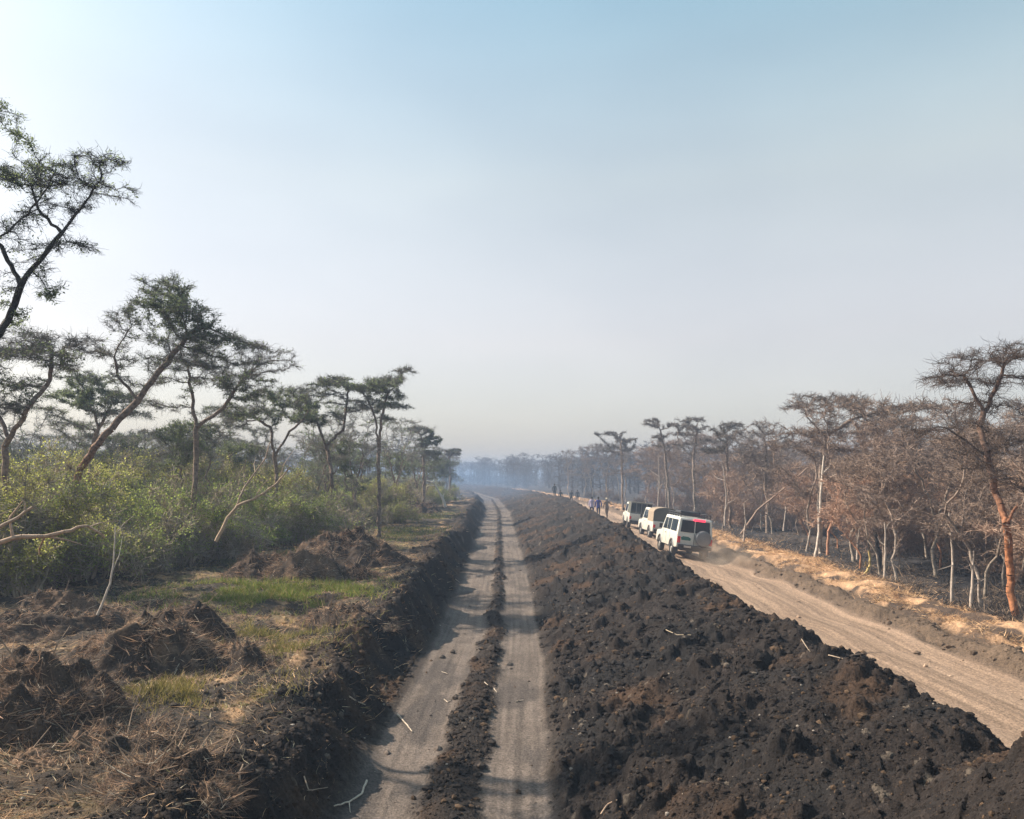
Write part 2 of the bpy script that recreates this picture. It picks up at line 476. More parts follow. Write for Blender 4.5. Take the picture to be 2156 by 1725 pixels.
def soil_clods():
    rg = np.random.default_rng(3)
    x, y = fan(190000, 4.8, 45, -40, 38, rg)
    z, Z = terrain(x, y)
    w = np.clip(Z['berm'] + Z['ridge'] + Z['bank'] + Z['left'] * .35 + Z['ridger'] * .5 + Z['track'] * .02 + Z['road'] * .03, 0, 1)
    k = rg.random(len(x)) < w
    x, y, z = x[k], y[k], z[k]
    n = len(x)
    s = 0.007 * rg.pareto(2.0, n) + 0.008
    s = np.minimum(s, .06) * np.clip(y / 11, .45, 1.5)
    base = terrain_colour(x, y, z, {a: b[k] for a, b in Z.items()}) * rg.uniform(.7, 1.35, (n, 1))
    br = rg.random(n) < .10; base[br] = np.array((0.085, 0.055, 0.034)) * rg.uniform(.6, 1.3, (br.sum(), 1))
    pl = rg.random(n) < .006; base[pl] = np.array((0.30, 0.26, 0.22)) * rg.uniform(.5, 1.2, (pl.sum(), 1))
    s[pl] = np.minimum(s[pl], .03)
    V, T, C = clods(np.stack([x, y, z + s * .1], 1), s, base, rg)
    g = Geo(); g.add(V, None, T, C)
    tag(g.build('loose_soil', M_CLOD), 'loose clods and crumbs of dark soil', 'soil', kind='stuff')
soil_clods()

def litter():
    rg = np.random.default_rng(5)
    g = Geo()
    # tangled dry stalks over the left clearing
    x, y = fan(270000, 6.5, 60, -40, 2, rg)
    z, Z = terrain(x, y)
    pat = fbm(x * .9, y * .9, 91, 4); pat2 = fbm(x * .3, y * .3, 92, 3)
    w = (Z['left'] * (0.16 + 1.5 * sstep(.50, .62, pat) * (0.35 + sstep(.42, .55, pat2))) + Z['bank'] * .07) * (x > f_xc(y) - 22)
    k = rg.random(len(x)) < w
    x, y, z, pat = x[k], y[k], z[k], pat[k]; n = len(x)
    flow = vn(x * .5, y * .5, 93) * 9
    a = flow + rg.normal(0, .8, n)
    el = np.abs(rg.normal(0, .3, n))
    D = np.stack([np.cos(a) * np.cos(el), np.sin(a) * np.cos(el), np.sin(el)], 1)
    L = rg.uniform(.06, .24, n); W = rg.uniform(.004, .009, n) * (1 + y / 40)
    bend = rg.normal(0, .07, (n, 3)); bend[:, 2] -= .03
    pal = np.array([(0.66, 0.44, 0.26), (0.48, 0.32, 0.20), (0.26, 0.18, 0.12), (0.10, 0.08, 0.06), (0.54, 0.46, 0.32), (0.30, 0.28, 0.13)])
    C = pal[rg.choice(6, n, p=[.22, .24, .2, .14, .14, .06])] * rg.uniform(.6, 1.25, (n, 1))
    V, Q, T = strips(np.stack([x, y, z], 1), D, L, W, bend, rg)
    g.add(V, Q, T, np.repeat(C, 5, 0))
    tag(g.build('dry_stalks', M_STRAW), 'tangled dry stalks and roots scattered over the left clearing', 'dry stalks', kind='stuff')
    # straw along the right verge
    g = Geo()
    y = 14 * (130 / 14) ** rg.random(100000); x = f_xb(y) + rg.uniform(5.6, 10.5, len(y))
    z, Z = terrain(x, y)
    k = (rg.random(len(x)) < np.clip(Z['straw'] * sstep(.38, .55, fbm(x * 1.1, y * .9, 95, 3)) + Z['burnt'] * .05, 0, 1)) & (np.abs(x / y) < .75)
    x, y, z = x[k], y[k], z[k]; n = len(x)
    a = rg.uniform(0, 6.28, n); el = np.abs(rg.normal(.1, .3, n))
    D = np.stack([np.cos(a) * np.cos(el), np.sin(a) * np.cos(el), np.sin(el)], 1)
    C = np.array([(0.62, 0.42, 0.24), (0.48, 0.30, 0.17), (0.28, 0.17, 0.10)])[rg.choice(3, n, p=[.45, .35, .2])] * rg.uniform(.7, 1.2, (n, 1))
    V, Q, T = strips(np.stack([x, y, z], 1), D, rg.uniform(.08, .26, n), rg.uniform(.006, .012, n) * (1 + y / 50), rg.normal(0, .08, (n, 3)), rg)
    g.add(V, Q, T, np.repeat(C, 5, 0))
    tag(g.build('straw', M_STRAW), 'flattened orange straw along the right verge', 'straw', kind='stuff')
    # charred twigs and ash coloured sticks under the burnt wood
    g = Geo(); y = 16 * (90 / 16) ** rg.random(60000); x = f_xb(y) + 8 + rg.random(len(y)) * (y * .62 - f_xb(y) - 6).clip(2)
    k = fbm(x * .8, y * .8, 99, 3) > .44; x, y = x[k], y[k]; n = len(x); z = tz(x, y)
    a = rg.uniform(0, 6.28, n); el = np.abs(rg.normal(0, .3, n)) + (rg.random(n) < .12) * .9
    D = np.stack([np.cos(a) * np.cos(el), np.sin(a) * np.cos(el), np.sin(el)], 1)
    C = np.array([(0.02, 0.018, 0.018), (0.07, 0.06, 0.055), (0.22, 0.17, 0.13), (0.34, 0.24, 0.16)])[rg.choice(4, n, p=[.45, .25, .2, .1])] * rg.uniform(.6, 1.2, (n, 1))
    V, Q, T = strips(np.stack([x, y, z], 1), D, rg.uniform(.1, .55, n), rg.uniform(.010, .024, n), rg.normal(0, .08, (n, 3)), rg)
    g.add(V, Q, T, np.repeat(C, 5, 0))
    tag(g.build('charred_litter', M_STRAW), 'charred twigs and ash covering the floor of the right wood', 'litter', kind='stuff')
    # green grass patches of the clearing
    g = Geo()
    for (cx, cy, rx, ry, n, gc) in [(-7.3, 24.6, 3.3, 2.3, 26000, (0.15, 0.19, 0.035)), (-5.6, 18.6, 1.6, 1.7, 7000, (0.18, 0.17, 0.05)), (-5.4, 14.6, 1.8, 1.1, 5000, (0.20, 0.17, 0.05)),
                                    (-6.6, 50, 2.6, 8, 9000, (0.10, 0.13, 0.04)), (-7, 70, 2.5, 8, 6000, (0.10, 0.13, 0.04)), (-9.5, 35, 3, 4, 6000, (0.10, 0.12, 0.035))]:
        x = cx + rg.normal(0, rx * .5, n); y = cy + rg.normal(0, ry * .5, n)
        k = (fbm(x * 1.6, y * 1.6, 97, 4) + rg.normal(0, .05, n) > .49) & (x < f_xc(y) - 2.6)
        x, y = x[k], y[k]; m = len(x)
        P = np.stack([x, y, tz(x, y)], 1)
        D = norm(np.stack([rg.normal(0, .6, m), rg.normal(0, .6, m), np.ones(m)], 1))
        C = np.array(gc)[None] * rg.uniform(.6, 1.4, (m, 1)); dry = rg.random(m) < .25
        C[dry] = np.array((0.34, 0.27, 0.11)) * rg.uniform(.7, 1.2, (dry.sum(), 1))
        V, Q, T = strips(P, D, rg.uniform(.05, .22, m) * (.6 + .8 * vn(x * 2, y * 2, 98)), rg.uniform(.007, .012, m) * (1 + y / 40), rg.normal(0, .06, (m, 3)), rg)
        g.add(V, Q, T, np.repeat(C, 5, 0))
    tag(g.build('grass', M_GRASS), 'short green grass growing in patches of the left clearing', 'grass', kind='stuff')
litter()

# ------------------------------------------------------------------ trees
def skeleton(trunks, blobs, step, rg, infl=4.0, kill=None, flat=0.0, jit=0.25):
    """limbs grown from trunk lines towards the points of the crown volumes"""
    kill = kill or step * 1.3
    P = []; par = []
    for tr in trunks:
        pts = np.asarray(tr[0], float); p0 = tr[1]      # p0: index of the node it starts from, -1 at the ground
        last = p0
        prev = pts[0]
        if p0 < 0:
            P.append(pts[0]); par.append(-1); last = len(P) - 1
        else:
            last = int(np.argmin([np.sum((q - pts[0]) ** 2) for q in P])); prev = P[last]
        for q in pts[1:]:
            n = max(1, int(np.linalg.norm(q - prev) / step))
            for i in range(1, n + 1):
                w = prev + (q - prev) * i / n + rg.normal(0, step * .10, 3)
                P.append(w); par.append(last); last = len(P) - 1
            prev = q
    A = []
    for (c, r, n) in blobs:
        a = rg.normal(size=(n, 3)); a /= np.linalg.norm(a, axis=1, keepdims=True)
        A.append(np.asarray(c) + a * (rg.random((n, 1)) ** .45) * np.asarray(r))
    A = np.concatenate(A)
    P = np.array(P); par = list(par)
    D2 = ((A[:, None] - P[None]) ** 2).sum(-1)
    near = D2.argmin(1); nd2 = D2.min(1)
    for it in range(110):
        act = nd2 < (infl * step * 12) ** 2
        if not len(A) or not act.any(): break
        dirs = norm(A[act] - P[near[act]]); nn = near[act]
        uq, inv = np.unique(nn, return_inverse=True)
        S = np.zeros((len(uq), 3)); np.add.at(S, inv, dirs)
        S = norm(S) + rg.normal(0, jit, S.shape); S[:, 2] *= (1 - flat)
        newP = P[uq] + norm(S) * step
        b = len(P); P = np.concatenate([P, newP]); par += list(uq)
        D2 = ((A[:, None] - newP[None]) ** 2).sum(-1)
        m = D2.min(1); j = D2.argmin(1)
        up = m < nd2; near[up] = j[up] + b; nd2 = np.where(up, m, nd2)
        keep = nd2 > kill ** 2
        A, near, nd2 = A[keep], near[keep], nd2[keep]
        if len(P) > 8000: break
    return P, np.array(par)

def radii(P, par, r_tip, r_base, e=1.95):
    n = len(P); acc = np.zeros(n); ch = np.zeros(n, int)
    np.add.at(ch, par[par >= 0], 1)
    acc[ch == 0] = 1.0
    main = np.full(n, -1)
    for i in range(n - 1, -1, -1):
        if acc[i] == 0: acc[i] = 1.0
        if par[i] >= 0:
            acc[par[i]] += acc[i]
    r = acc ** (1 / e)
    r = r_tip + (r - r.min()) / (r.max() - r.min()) * (r_base - r_tip)
    best = {}
    for i in range(n):
        p = par[i]
        if p >= 0 and (p not in best or r[i] > r[best[p]]): best[p] = i
    mains = np.zeros(n, bool); mains[list(best.values())] = True
    return r, mains

def make_tree(name, trunks, blobs, rg, step=.28, r_base=.14, r_tip=.010, twigs=5000, tl=(.15, .55), leaves=0, leaf_c=(0.05, 0.065, 0.03), leaf_s=.045,
              bark=(0.20, 0.16, 0.12), twig_c=(0.10, 0.085, 0.07), low_c=None, flat=.15, tw_r=.0055, droop=0.0, leafblob=None, jit=.34, split=.035, kz=1.0):
    P, par = skeleton(trunks, blobs, step, rg, flat=flat, jit=jit)
    r, mains = radii(P, par, r_tip, r_base)
    base = P[0].copy()
    P = P - base
    r = r * (1 + .55 * np.exp(-np.clip(P[:, 2], 0, 9) / .22))
    i = np.where(par >= 0)[0]; p = par[i]
    ra = np.where(mains[i], r[p], np.minimum(r[p], r[i] * 1.15)); rb = r[i]
    gt, gc = Geo(), Geo()
    low_c = np.array(low_c if low_c is not None else bark); bark = np.array(bark); twig_c = np.array(twig_c)
    hmax = P[:, 2].max()
    def cl(Pt, rr):
        h = np.clip(Pt[:, 2] / hmax, 0, 1)
        c = low_c[None] * (1 - sstep(.25, .6, h))[:, None] + bark[None] * sstep(.25, .6, h)[:, None]
        w = sstep(.012, .05, rr)[:, None]
        return twig_c[None] * (1 - w) + c * w
    for (sel, k, g) in ((rb >= split, 7, gt), (rb < split, 4, gc)):
        if sel.any():
            V, Q = seg_tubes(P[p[sel]], P[i[sel]], ra[sel], rb[sel], k)
            c = np.repeat(cl(P[i[sel]], rb[sel]), 2 * k, 0)
            g.add(V, Q, None, c)
    thin = i[rb < max(split * .9, .03)]
    if twigs and len(thin):
        s = rg.choice(thin, twigs)
        fr = rg.random((twigs, 1)); A = P[s] * fr + P[par[s]] * (1 - fr)
        D = norm(norm(P[s] - P[par[s]]) * .6 + rg.normal(0, .75, (twigs, 3)) * np.array((1, 1, .4)) + np.array((0, 0, .06 - droop)))
        L = rg.uniform(tl[0], tl[1], (twigs, 1))
        B = A + D * L * .4; D2 = norm(D + rg.normal(0, .5, D.shape) * np.array((1, 1, .6))); Cc = B + D2 * L * .35
        D3 = norm(D2 + rg.normal(0, .7, D.shape)); E_ = Cc + D3 * L * .45
        D4 = norm(D2 + rg.normal(0, .9, D.shape)); F_ = B + D4 * L * .45
        V, Q = seg_tubes(np.concatenate([A, B, Cc, B]), np.concatenate([B, Cc, E_, F_]), np.repeat([tw_r, tw_r * .9, tw_r * .8, tw_r * .7], twigs), np.repeat([tw_r * .9, tw_r * .8, tw_r * .6, tw_r * .5], twigs), 3)
        gc.add(V, Q, None, np.repeat(np.tile(np.tile(twig_c, (twigs, 1)) * rg.uniform(.6, 1.35, (twigs, 1)), (4, 1)), 6, 0))
        if leaves:
            if leafblob is not None:      # leaves gather in some parts of the crown only
                cen = np.array([b[0] for b in leafblob]) - base; rad = np.array([b[1] for b in leafblob])
                wgt = np.exp(-(((Cc[:, None] - cen[None]) / rad[None]) ** 2).sum(-1) * 1.2).max(1) + .06
            else:
                wgt = 0.08 + sstep(.42, .62, fbm(Cc[:, 0] * .55 + 50, Cc[:, 2] * .8 + Cc[:, 1] * .4 + 50, 5, 3))
            t = rg.choice(twigs, leaves, p=wgt / wgt.sum())
            q = rg.random((leaves, 1)); LP = B[t] * (1 - q) + Cc[t] * q + rg.normal(0, .04, (leaves, 3))
            n3 = norm(rg.normal(size=(leaves, 3)) + np.array((0, 0, .6))); a3 = norm(np.cross(n3, rg.normal(size=(leaves, 3)))); b3 = np.cross(n3, a3)
            sz = leaf_s * rg.uniform(.5, 1.3, (leaves, 1))
            V = np.stack([LP - a3 * sz, LP + b3 * sz * .5, LP + a3 * sz, LP - b3 * sz * .5], 1).reshape(-1, 3)
            Q = np.arange(leaves * 4).reshape(-1, 4)
            gc.add(V, Q, None, np.repeat(np.array(leaf_c)[None] * rg.uniform(.55, 1.5, (leaves, 1)), 4, 0), m=1)
    root = empty(name, tuple(base))
    gt.build('trunk', M_BARK, root, smooth=True)
    gc.build('crown', [M_TWIG, M_LEAF], root)
    return root

def hero(name, Y, base, paths, blobs, label, cat='tree', group=None, **kw):
    """a tree measured on the photograph: trunk lines and crown masses in picture units at a real distance"""
    rg = np.random.default_rng(abs(hash(label)) % 1 + int(sum(map(ord, label))))
    bx = (base[0] - 1078) / FPX * Y
    b = np.array((bx, Y, ground_z(bx, Y) - .15))
    tr = []
    wob = lambda: rg.normal(0, .25)
    for k, pth in enumerate(paths):
        pts = [at(px, py, Y + wob()) for (px, py) in pth]
        if k == 0: tr.append((np.array([b] + pts), -1))
        else: tr.append((np.array([np.array(pts[0])] + pts[1:]), 0))
    bl = []
    for (px, py, rx, ry, n) in blobs:
        c = at(px, py, Y); m = Y / FPX
        nl = 3 if ry > 18 else 2      # crowns are stacked in thin uneven layers
        for q in range(nl):
            dz = ((q + .5) / nl * 2 - 1) * ry * 1.15
            off = np.array((rg.normal(0, .28) * rx, rg.normal(0, .4) * rx, -dz + rg.normal(0, .1) * ry)) * m
            f = rg.uniform(.6, .95)
            bl.append((c + off, np.array((rx * m * f, rx * m * .85 * f, ry * m * .26)), max(10, int(n * 1.15 / nl))))
    lb = kw.pop('leafpx', None)
    if lb:
        kw['leafblob'] = [(at(a, b_, Y), (c_ * Y / FPX, c_ * Y / FPX * 1.5, d_ * Y / FPX)) for (a, b_, c_, d_) in lb]
    kw['step'] = kw.get('step', .28) * .78; kw['r_tip'] = .005 + Y * .00003; kw.setdefault('tl', (.12, .42))
    t = make_tree(name, tr, bl, rg, **kw)
    tag(t, label, cat, group)
    return t

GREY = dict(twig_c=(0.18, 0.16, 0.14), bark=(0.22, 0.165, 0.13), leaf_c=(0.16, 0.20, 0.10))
GL = 'thorn trees standing left of the dug track'
GR = 'bare thorn trees standing right of the road'
ORANGE = (0.40, 0.17, 0.08)

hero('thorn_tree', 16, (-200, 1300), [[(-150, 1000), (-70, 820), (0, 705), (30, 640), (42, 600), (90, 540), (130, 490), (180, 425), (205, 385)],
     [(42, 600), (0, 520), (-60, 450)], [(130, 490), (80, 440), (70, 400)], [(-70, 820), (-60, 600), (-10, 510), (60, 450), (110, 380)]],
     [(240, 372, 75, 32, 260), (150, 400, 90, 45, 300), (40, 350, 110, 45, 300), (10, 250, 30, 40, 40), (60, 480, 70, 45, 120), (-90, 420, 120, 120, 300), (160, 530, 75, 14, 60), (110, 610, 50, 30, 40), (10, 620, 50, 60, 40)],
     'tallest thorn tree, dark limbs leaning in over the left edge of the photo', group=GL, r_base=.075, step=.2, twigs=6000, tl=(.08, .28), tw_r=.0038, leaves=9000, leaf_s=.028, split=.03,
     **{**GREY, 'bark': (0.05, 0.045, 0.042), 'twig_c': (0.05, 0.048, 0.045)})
hero('thorn_tree', 30, (120, 1180), [[(165, 1000), (205, 935), (290, 840), (370, 740), (390, 715)], [(290, 840), (250, 790), (240, 750)]],
     [(380, 640, 85, 50, 330), (440, 690, 80, 40, 260), (330, 620, 55, 32, 90), (300, 705, 75, 50, 240), (440, 760, 90, 30, 150), (560, 745, 70, 30, 110), (250, 760, 60, 40, 110)],
     'tall thorn tree with a long orange trunk leaning right, pointed dark crown', group=GL, r_base=.125, step=.3, twigs=6500, leaves=13000, leafpx=[(420, 690, 50, 30), (380, 650, 70, 50), (470, 730, 40, 20)], low_c=(0.30, 0.15, 0.08), **GREY)
hero('thorn_tree', 33, (408, 1150), [[(412, 1000), (413, 900), (402, 830), (395, 770)], [(412, 905), (470, 860), (500, 810)]],
     [(400, 745, 80, 30, 150), (490, 780, 110, 40, 300), (590, 770, 45, 25, 70), (330, 820, 60, 35, 130), (520, 850, 60, 30, 120)],
     'thorn tree with straight pale trunk forking high, right of the leaning orange trunk', group=GL, r_base=.105, step=.3, twigs=5200, leaves=3500, **GREY)
hero('thorn_tree', 26, (0, 1210), [[(12, 1000), (10, 940), (60, 860), (105, 800), (112, 745)], [(10, 940), (-10, 860), (-40, 800)]],
     [(110, 745, 80, 35, 200), (180, 740, 70, 28, 150), (40, 800, 80, 60, 260), (-40, 760, 90, 60, 200), (30, 720, 60, 30, 80)],
     'half bare forked thorn tree at the left edge below the tallest crown', group=GL, r_base=.10, step=.25, twigs=5000, leaves=2500, low_c=(0.26, 0.14, 0.08), **GREY)
hero('thorn_tree', 37, (190, 1130), [[(190, 1000), (195, 950), (205, 900), (200, 870)], [(200, 900), (225, 870), (235, 850)]],
     [(175, 825, 75, 40, 230), (240, 850, 70, 35, 200), (130, 860, 50, 40, 120), (300, 850, 50, 30, 90)],
     'thorn tree with a dense green tuft in its crown, behind the leaning orange trunk', group=GL, r_base=.10, step=.32, twigs=5200, leaves=12000, leafpx=[(180, 830, 60, 30)], **GREY)
hero('thorn_tree', 47, (705, 1100), [[(700, 1000), (690, 950), (672, 900), (665, 880)], [(690, 945), (722, 905), (728, 860), (735, 820)]],
     [(735, 805, 60, 14, 140), (655, 860, 55, 35, 220), (690, 800, 45, 12, 80), (610, 840, 45, 22, 100), (720, 860, 40, 22, 70)],
     'forked dark thorn tree with layered crown, left of the flat topped tree nearest the track', group=GL, r_base=.11, step=.34, twigs=5200, leaves=9000, tw_r=.007, leafpx=[(650, 870, 60, 35), (730, 810, 60, 15)], **GREY)
hero('thorn_tree', 46, (800, 1130), [[(798, 1050), (797, 950), (790, 880), (775, 840)], [(797, 950), (803, 880), (815, 830), (845, 800)]],
     [(790, 805, 70, 16, 200), (848, 790, 32, 16, 90), (770, 835, 60, 22, 150), (840, 860, 35, 25, 90), (730, 810, 30, 12, 50)],
     'flat topped green thorn tree with slender twin trunk nearest the dug track', group=GL, r_base=.10, step=.34, twigs=5200, leaves=11000, tw_r=.007, leafpx=[(790, 815, 70, 18), (820, 850, 40, 25)], low_c=(0.2, .15, .12), **GREY)
hero('thorn_tree', 42, (585, 1090), [[(583, 1000), (575, 940), (570, 900)], [(580, 960), (610, 910), (640, 880)]],
     [(560, 860, 70, 30, 200), (640, 860, 50, 25, 120), (500, 880, 50, 25, 90)],
     'low spreading thorn tree between the tall orange trunk and the layered crown', group=GL, r_base=.10, step=.34, twigs=4400, leaves=6000, **GREY)
hero('thorn_tree', 78, (893, 1060), [[(893, 1000), (892, 950), (890, 930)]],
     [(890, 915, 38, 16, 160), (900, 945, 34, 16, 120)], 'hazy round topped thorn tree at the end of the left tree row', group=GL, r_base=.12, step=.45, twigs=4000, leaves=8000, leaf_s=.06, tw_r=.012, **GREY)
hero('thorn_tree', 112, (948, 1040), [[(948, 1000), (946, 975), (945, 962)]],
     [(946, 952, 24, 8, 120), (960, 948, 16, 6, 60), (940, 972, 16, 7, 50)], 'small flat topped thorn tree standing alone where the track bends left', group=GL, r_base=.16, step=.5, twigs=4500, leaves=3000, leaf_s=.06, tw_r=.016, **GREY)

BR = dict(twig_c=(0.235, 0.175, 0.14), bark=(0.26, 0.20, 0.16))
hero('thorn_tree', 22.9, (2128, 1308), [[(2128, 1250), (2126, 1170), (2120, 1105), (2096, 1040), (2078, 950), (2060, 900), (2082, 850), (2108, 790)], [(2120, 1105), (2150, 1050), (2160, 990), (2168, 900)],
     [(2078, 950), (2000, 905), (1970, 900)], [(2082, 850), (2030, 790), (1990, 790)]],
     [(2065, 770, 105, 34, 300), (2110, 740, 60, 20, 120), (1985, 800, 60, 14, 120), (1970, 900, 65, 18, 110), (2105, 860, 80, 70, 300), (2200, 800, 80, 80, 200), (2090, 980, 70, 45, 110)],
     'forked thorn tree with glowing orange trunk at the right edge of the photo', group=GR, r_base=.10, step=.22, twigs=4500, tl=(.1, .42), tw_r=.0045, low_c=ORANGE, split=.025, twig_c=(0.10, .07, .055), bark=(0.17, .11, .085))
hero('thorn_tree', 42, (1722, 1190), [[(1725, 1100), (1727, 1000), (1738, 930), (1745, 885)], [(1740, 920), (1790, 885), (1840, 870)], [(1740, 920), (1700, 880), (1690, 860)]],
     [(1740, 840, 80, 16, 260), (1865, 862, 92, 11, 330), (1685, 848, 50, 18, 170), (1780, 895, 60, 22, 160), (1740, 940, 60, 30, 120)],
     'widest flat umbrella crown on the right, its top above all its neighbours', group=GR, r_base=.11, step=.34, twigs=4000, tw_r=.008, low_c=(0.42, .36, .3), **{**BR, 'twig_c': (0.13, 0.10, 0.08)})
hero('thorn_tree', 36, (1845, 1200), [[(1845, 1130), (1842, 1060), (1850, 1000), (1855, 960)], [(1845, 1040), (1880, 990), (1900, 950)]],
     [(1850, 930, 80, 40, 260), (1920, 930, 60, 35, 160), (1800, 990, 60, 30, 120)],
     'bare thorn tree with dark lower trunk beside the curved yellow sapling', group=GR, r_base=.09, step=.3, twigs=3000, tw_r=.008, low_c=(0.09, .08, .075), **BR)
hero('thorn_tree', 58, (1612, 1110), [[(1612, 1010), (1613, 960), (1610, 930)]],
     [(1610, 905, 60, 22, 220), (1660, 930, 50, 25, 140), (1560, 930, 45, 22, 120), (1600, 970, 50, 25, 90)],
     'bare round crowned thorn tree left of the wide umbrella crown', group=GR, r_base=.12, step=.42, twigs=2600, tw_r=.010, **{**BR, 'twig_c': (0.17, 0.14, 0.12)})
hero('thorn_tree', 62, (1535, 1110), [[(1532, 1010), (1530, 960), (1530, 930)]],
     [(1525, 903, 35, 14, 170), (1560, 900, 30, 12, 90), (1520, 940, 40, 20, 110)],
     'bare thorn tree with small domed crown above the rear wagon', group=GR, r_base=.11, step=.42, twigs=2400, tw_r=.010, **{**BR, 'twig_c': (0.16, 0.14, 0.12)})
hero('thorn_tree', 76, (1408, 1080), [[(1405, 1000), (1398, 940), (1390, 905)], [(1402, 960), (1425, 930)]],
     [(1372, 888, 30, 8, 120), (1425, 905, 40, 16, 150), (1400, 930, 30, 18, 90)],
     'tall pale trunked thorn tree with lopsided crown above the canvas covered pickup', group=GR, r_base=.12, step=.45, twigs=2400, tw_r=.012, low_c=(0.30, .26, .22), **{**BR, 'twig_c': (0.16, 0.14, 0.125)})
hero('thorn_tree', 72, (1462, 1085), [[(1460, 1000), (1462, 940), (1468, 910)]],
     [(1470, 892, 42, 16, 190), (1450, 925, 40, 18, 120), (1490, 940, 35, 18, 90)],
     'thorn tree with rounded twiggy crown between the lopsided and the domed crown', group=GR, r_base=.12, step=.45, twigs=2400, tw_r=.012, low_c=(0.30, .26, .22), **{**BR, 'twig_c': (0.16, 0.14, 0.125)})
hero('thorn_tree', 92, (1310, 1066), [[(1310, 1000), (1308, 950), (1306, 935)]],
     [(1305, 918, 42, 10, 200), (1320, 940, 32, 12, 110), (1285, 945, 24, 10, 60)],
     'flat topped grey thorn tree first above the hazy treeline, left of the pale trunks', group=GR, r_base=.13, step=.5, twigs=2400, tw_r=.014, **{**BR, 'twig_c': (0.15, 0.135, 0.12)})

# copies for the rest of the wood
def proto(seed, h, spread, leaves, lean=0.0, multi=1, cb=.55, twigs=2600, thick=1.0, **kw):
    """a tree h tall whose crown starts at cb of its height, branches fanning to flat layers"""
    rg = np.random.default_rng(seed)
    hb = h * cb * .8
    tr = [(np.array([(0, 0, 0), (rg.normal(0, .1), rg.normal(0, .1), hb * .5), (lean, rg.normal(0, .15), hb)]), -1)]
    for k in range(multi):
        a = rg.uniform(0, 6.28); f = rg.uniform(.55, 1)
        st = np.array((lean * f, 0, hb * f))
        tr.append((np.array([st, st + np.array((math.cos(a) * .35, math.sin(a) * .35, h * .16)), st + np.array((math.cos(a) * .9, math.sin(a) * .9, h * .30))]), 0))
    bl = [((lean, 0, h * .95), (spread * .8, spread * .8, h * .04), 130)]
    for k in range(9):
        a = rg.uniform(0, 6.28); d = spread * rg.uniform(.2, .85); zz = rg.uniform(cb, .95)
        bl.append(((lean * .7 + math.cos(a) * d, math.sin(a) * d, h * zz), (spread * .42, spread * .42, h * .045), 42))
    return make_tree('thorn_tree', tr, bl, rg, r_base=.070 * h / 8 * thick, step=.36, twigs=twigs, leaves=leaves, **kw)

BT = 'bare_tall'
PR = [proto(100 + i, h, s, 0, ln, mu, cb, tw_r=.0095, twigs=1500, **k) for i, (h, s, ln, mu, cb, k) in enumerate([
    (7.4, 2.3, .2, 2, .38, dict(low_c=(0.32, .27, .22), **BR)), (6.2, 2.0, -.3, 1, .42, dict(low_c=(0.36, .30, .25), **BR)), (8.0, 2.7, .5, 2, .38, dict(low_c=(.32, .24, .18), **{**BR, 'twig_c': (.17, .135, .11)})),
    (4.6, 1.8, .1, 3, .42, dict(low_c=(.28, .22, .17), **{**BR, 'twig_c': (.32, .225, .17)})), (5.2, 2.0, .7, 2, .45, dict(low_c=(0.30, .25, .20), **{**BR, 'twig_c': (.27, .20, .155)})), (4.2, 1.9, -.4, 2, .4, dict(low_c=ORANGE, **{**BR, 'twig_c': (.36, .235, .17)}))])]
PRD = ['tall bare thorn tree with pale grey trunk', 'slim bare thorn tree with whitish trunk', 'tall bare thorn tree with brown trunk', 'short many stemmed thorn tree with pinkish twigs', 'short leaning thorn tree with greyish trunk', 'low wide thorn tree with orange trunk']
PL = [proto(200 + i, h, s, lv, ln, mu, cb, tw_r=.0085, twigs=1900, thick=1.1, **{**GREY, **k}) for i, (h, s, lv, ln, mu, cb, k) in enumerate([
    (9.0, 3.1, 6000, .6, 2, .42, {}), (8.0, 2.8, 3500, -.6, 2, .38, {}), (10.0, 3.4, 4500, .2, 3, .45, {}), (7.0, 2.6, 9000, .3, 2, .3, dict(leaf_c=(.12, .15, .06)))])]
PLD = ['grey green thorn tree leaning a little', 'thinly leaved grey thorn tree', 'tall broad crowned thorn tree', 'low dense green thorn tree']

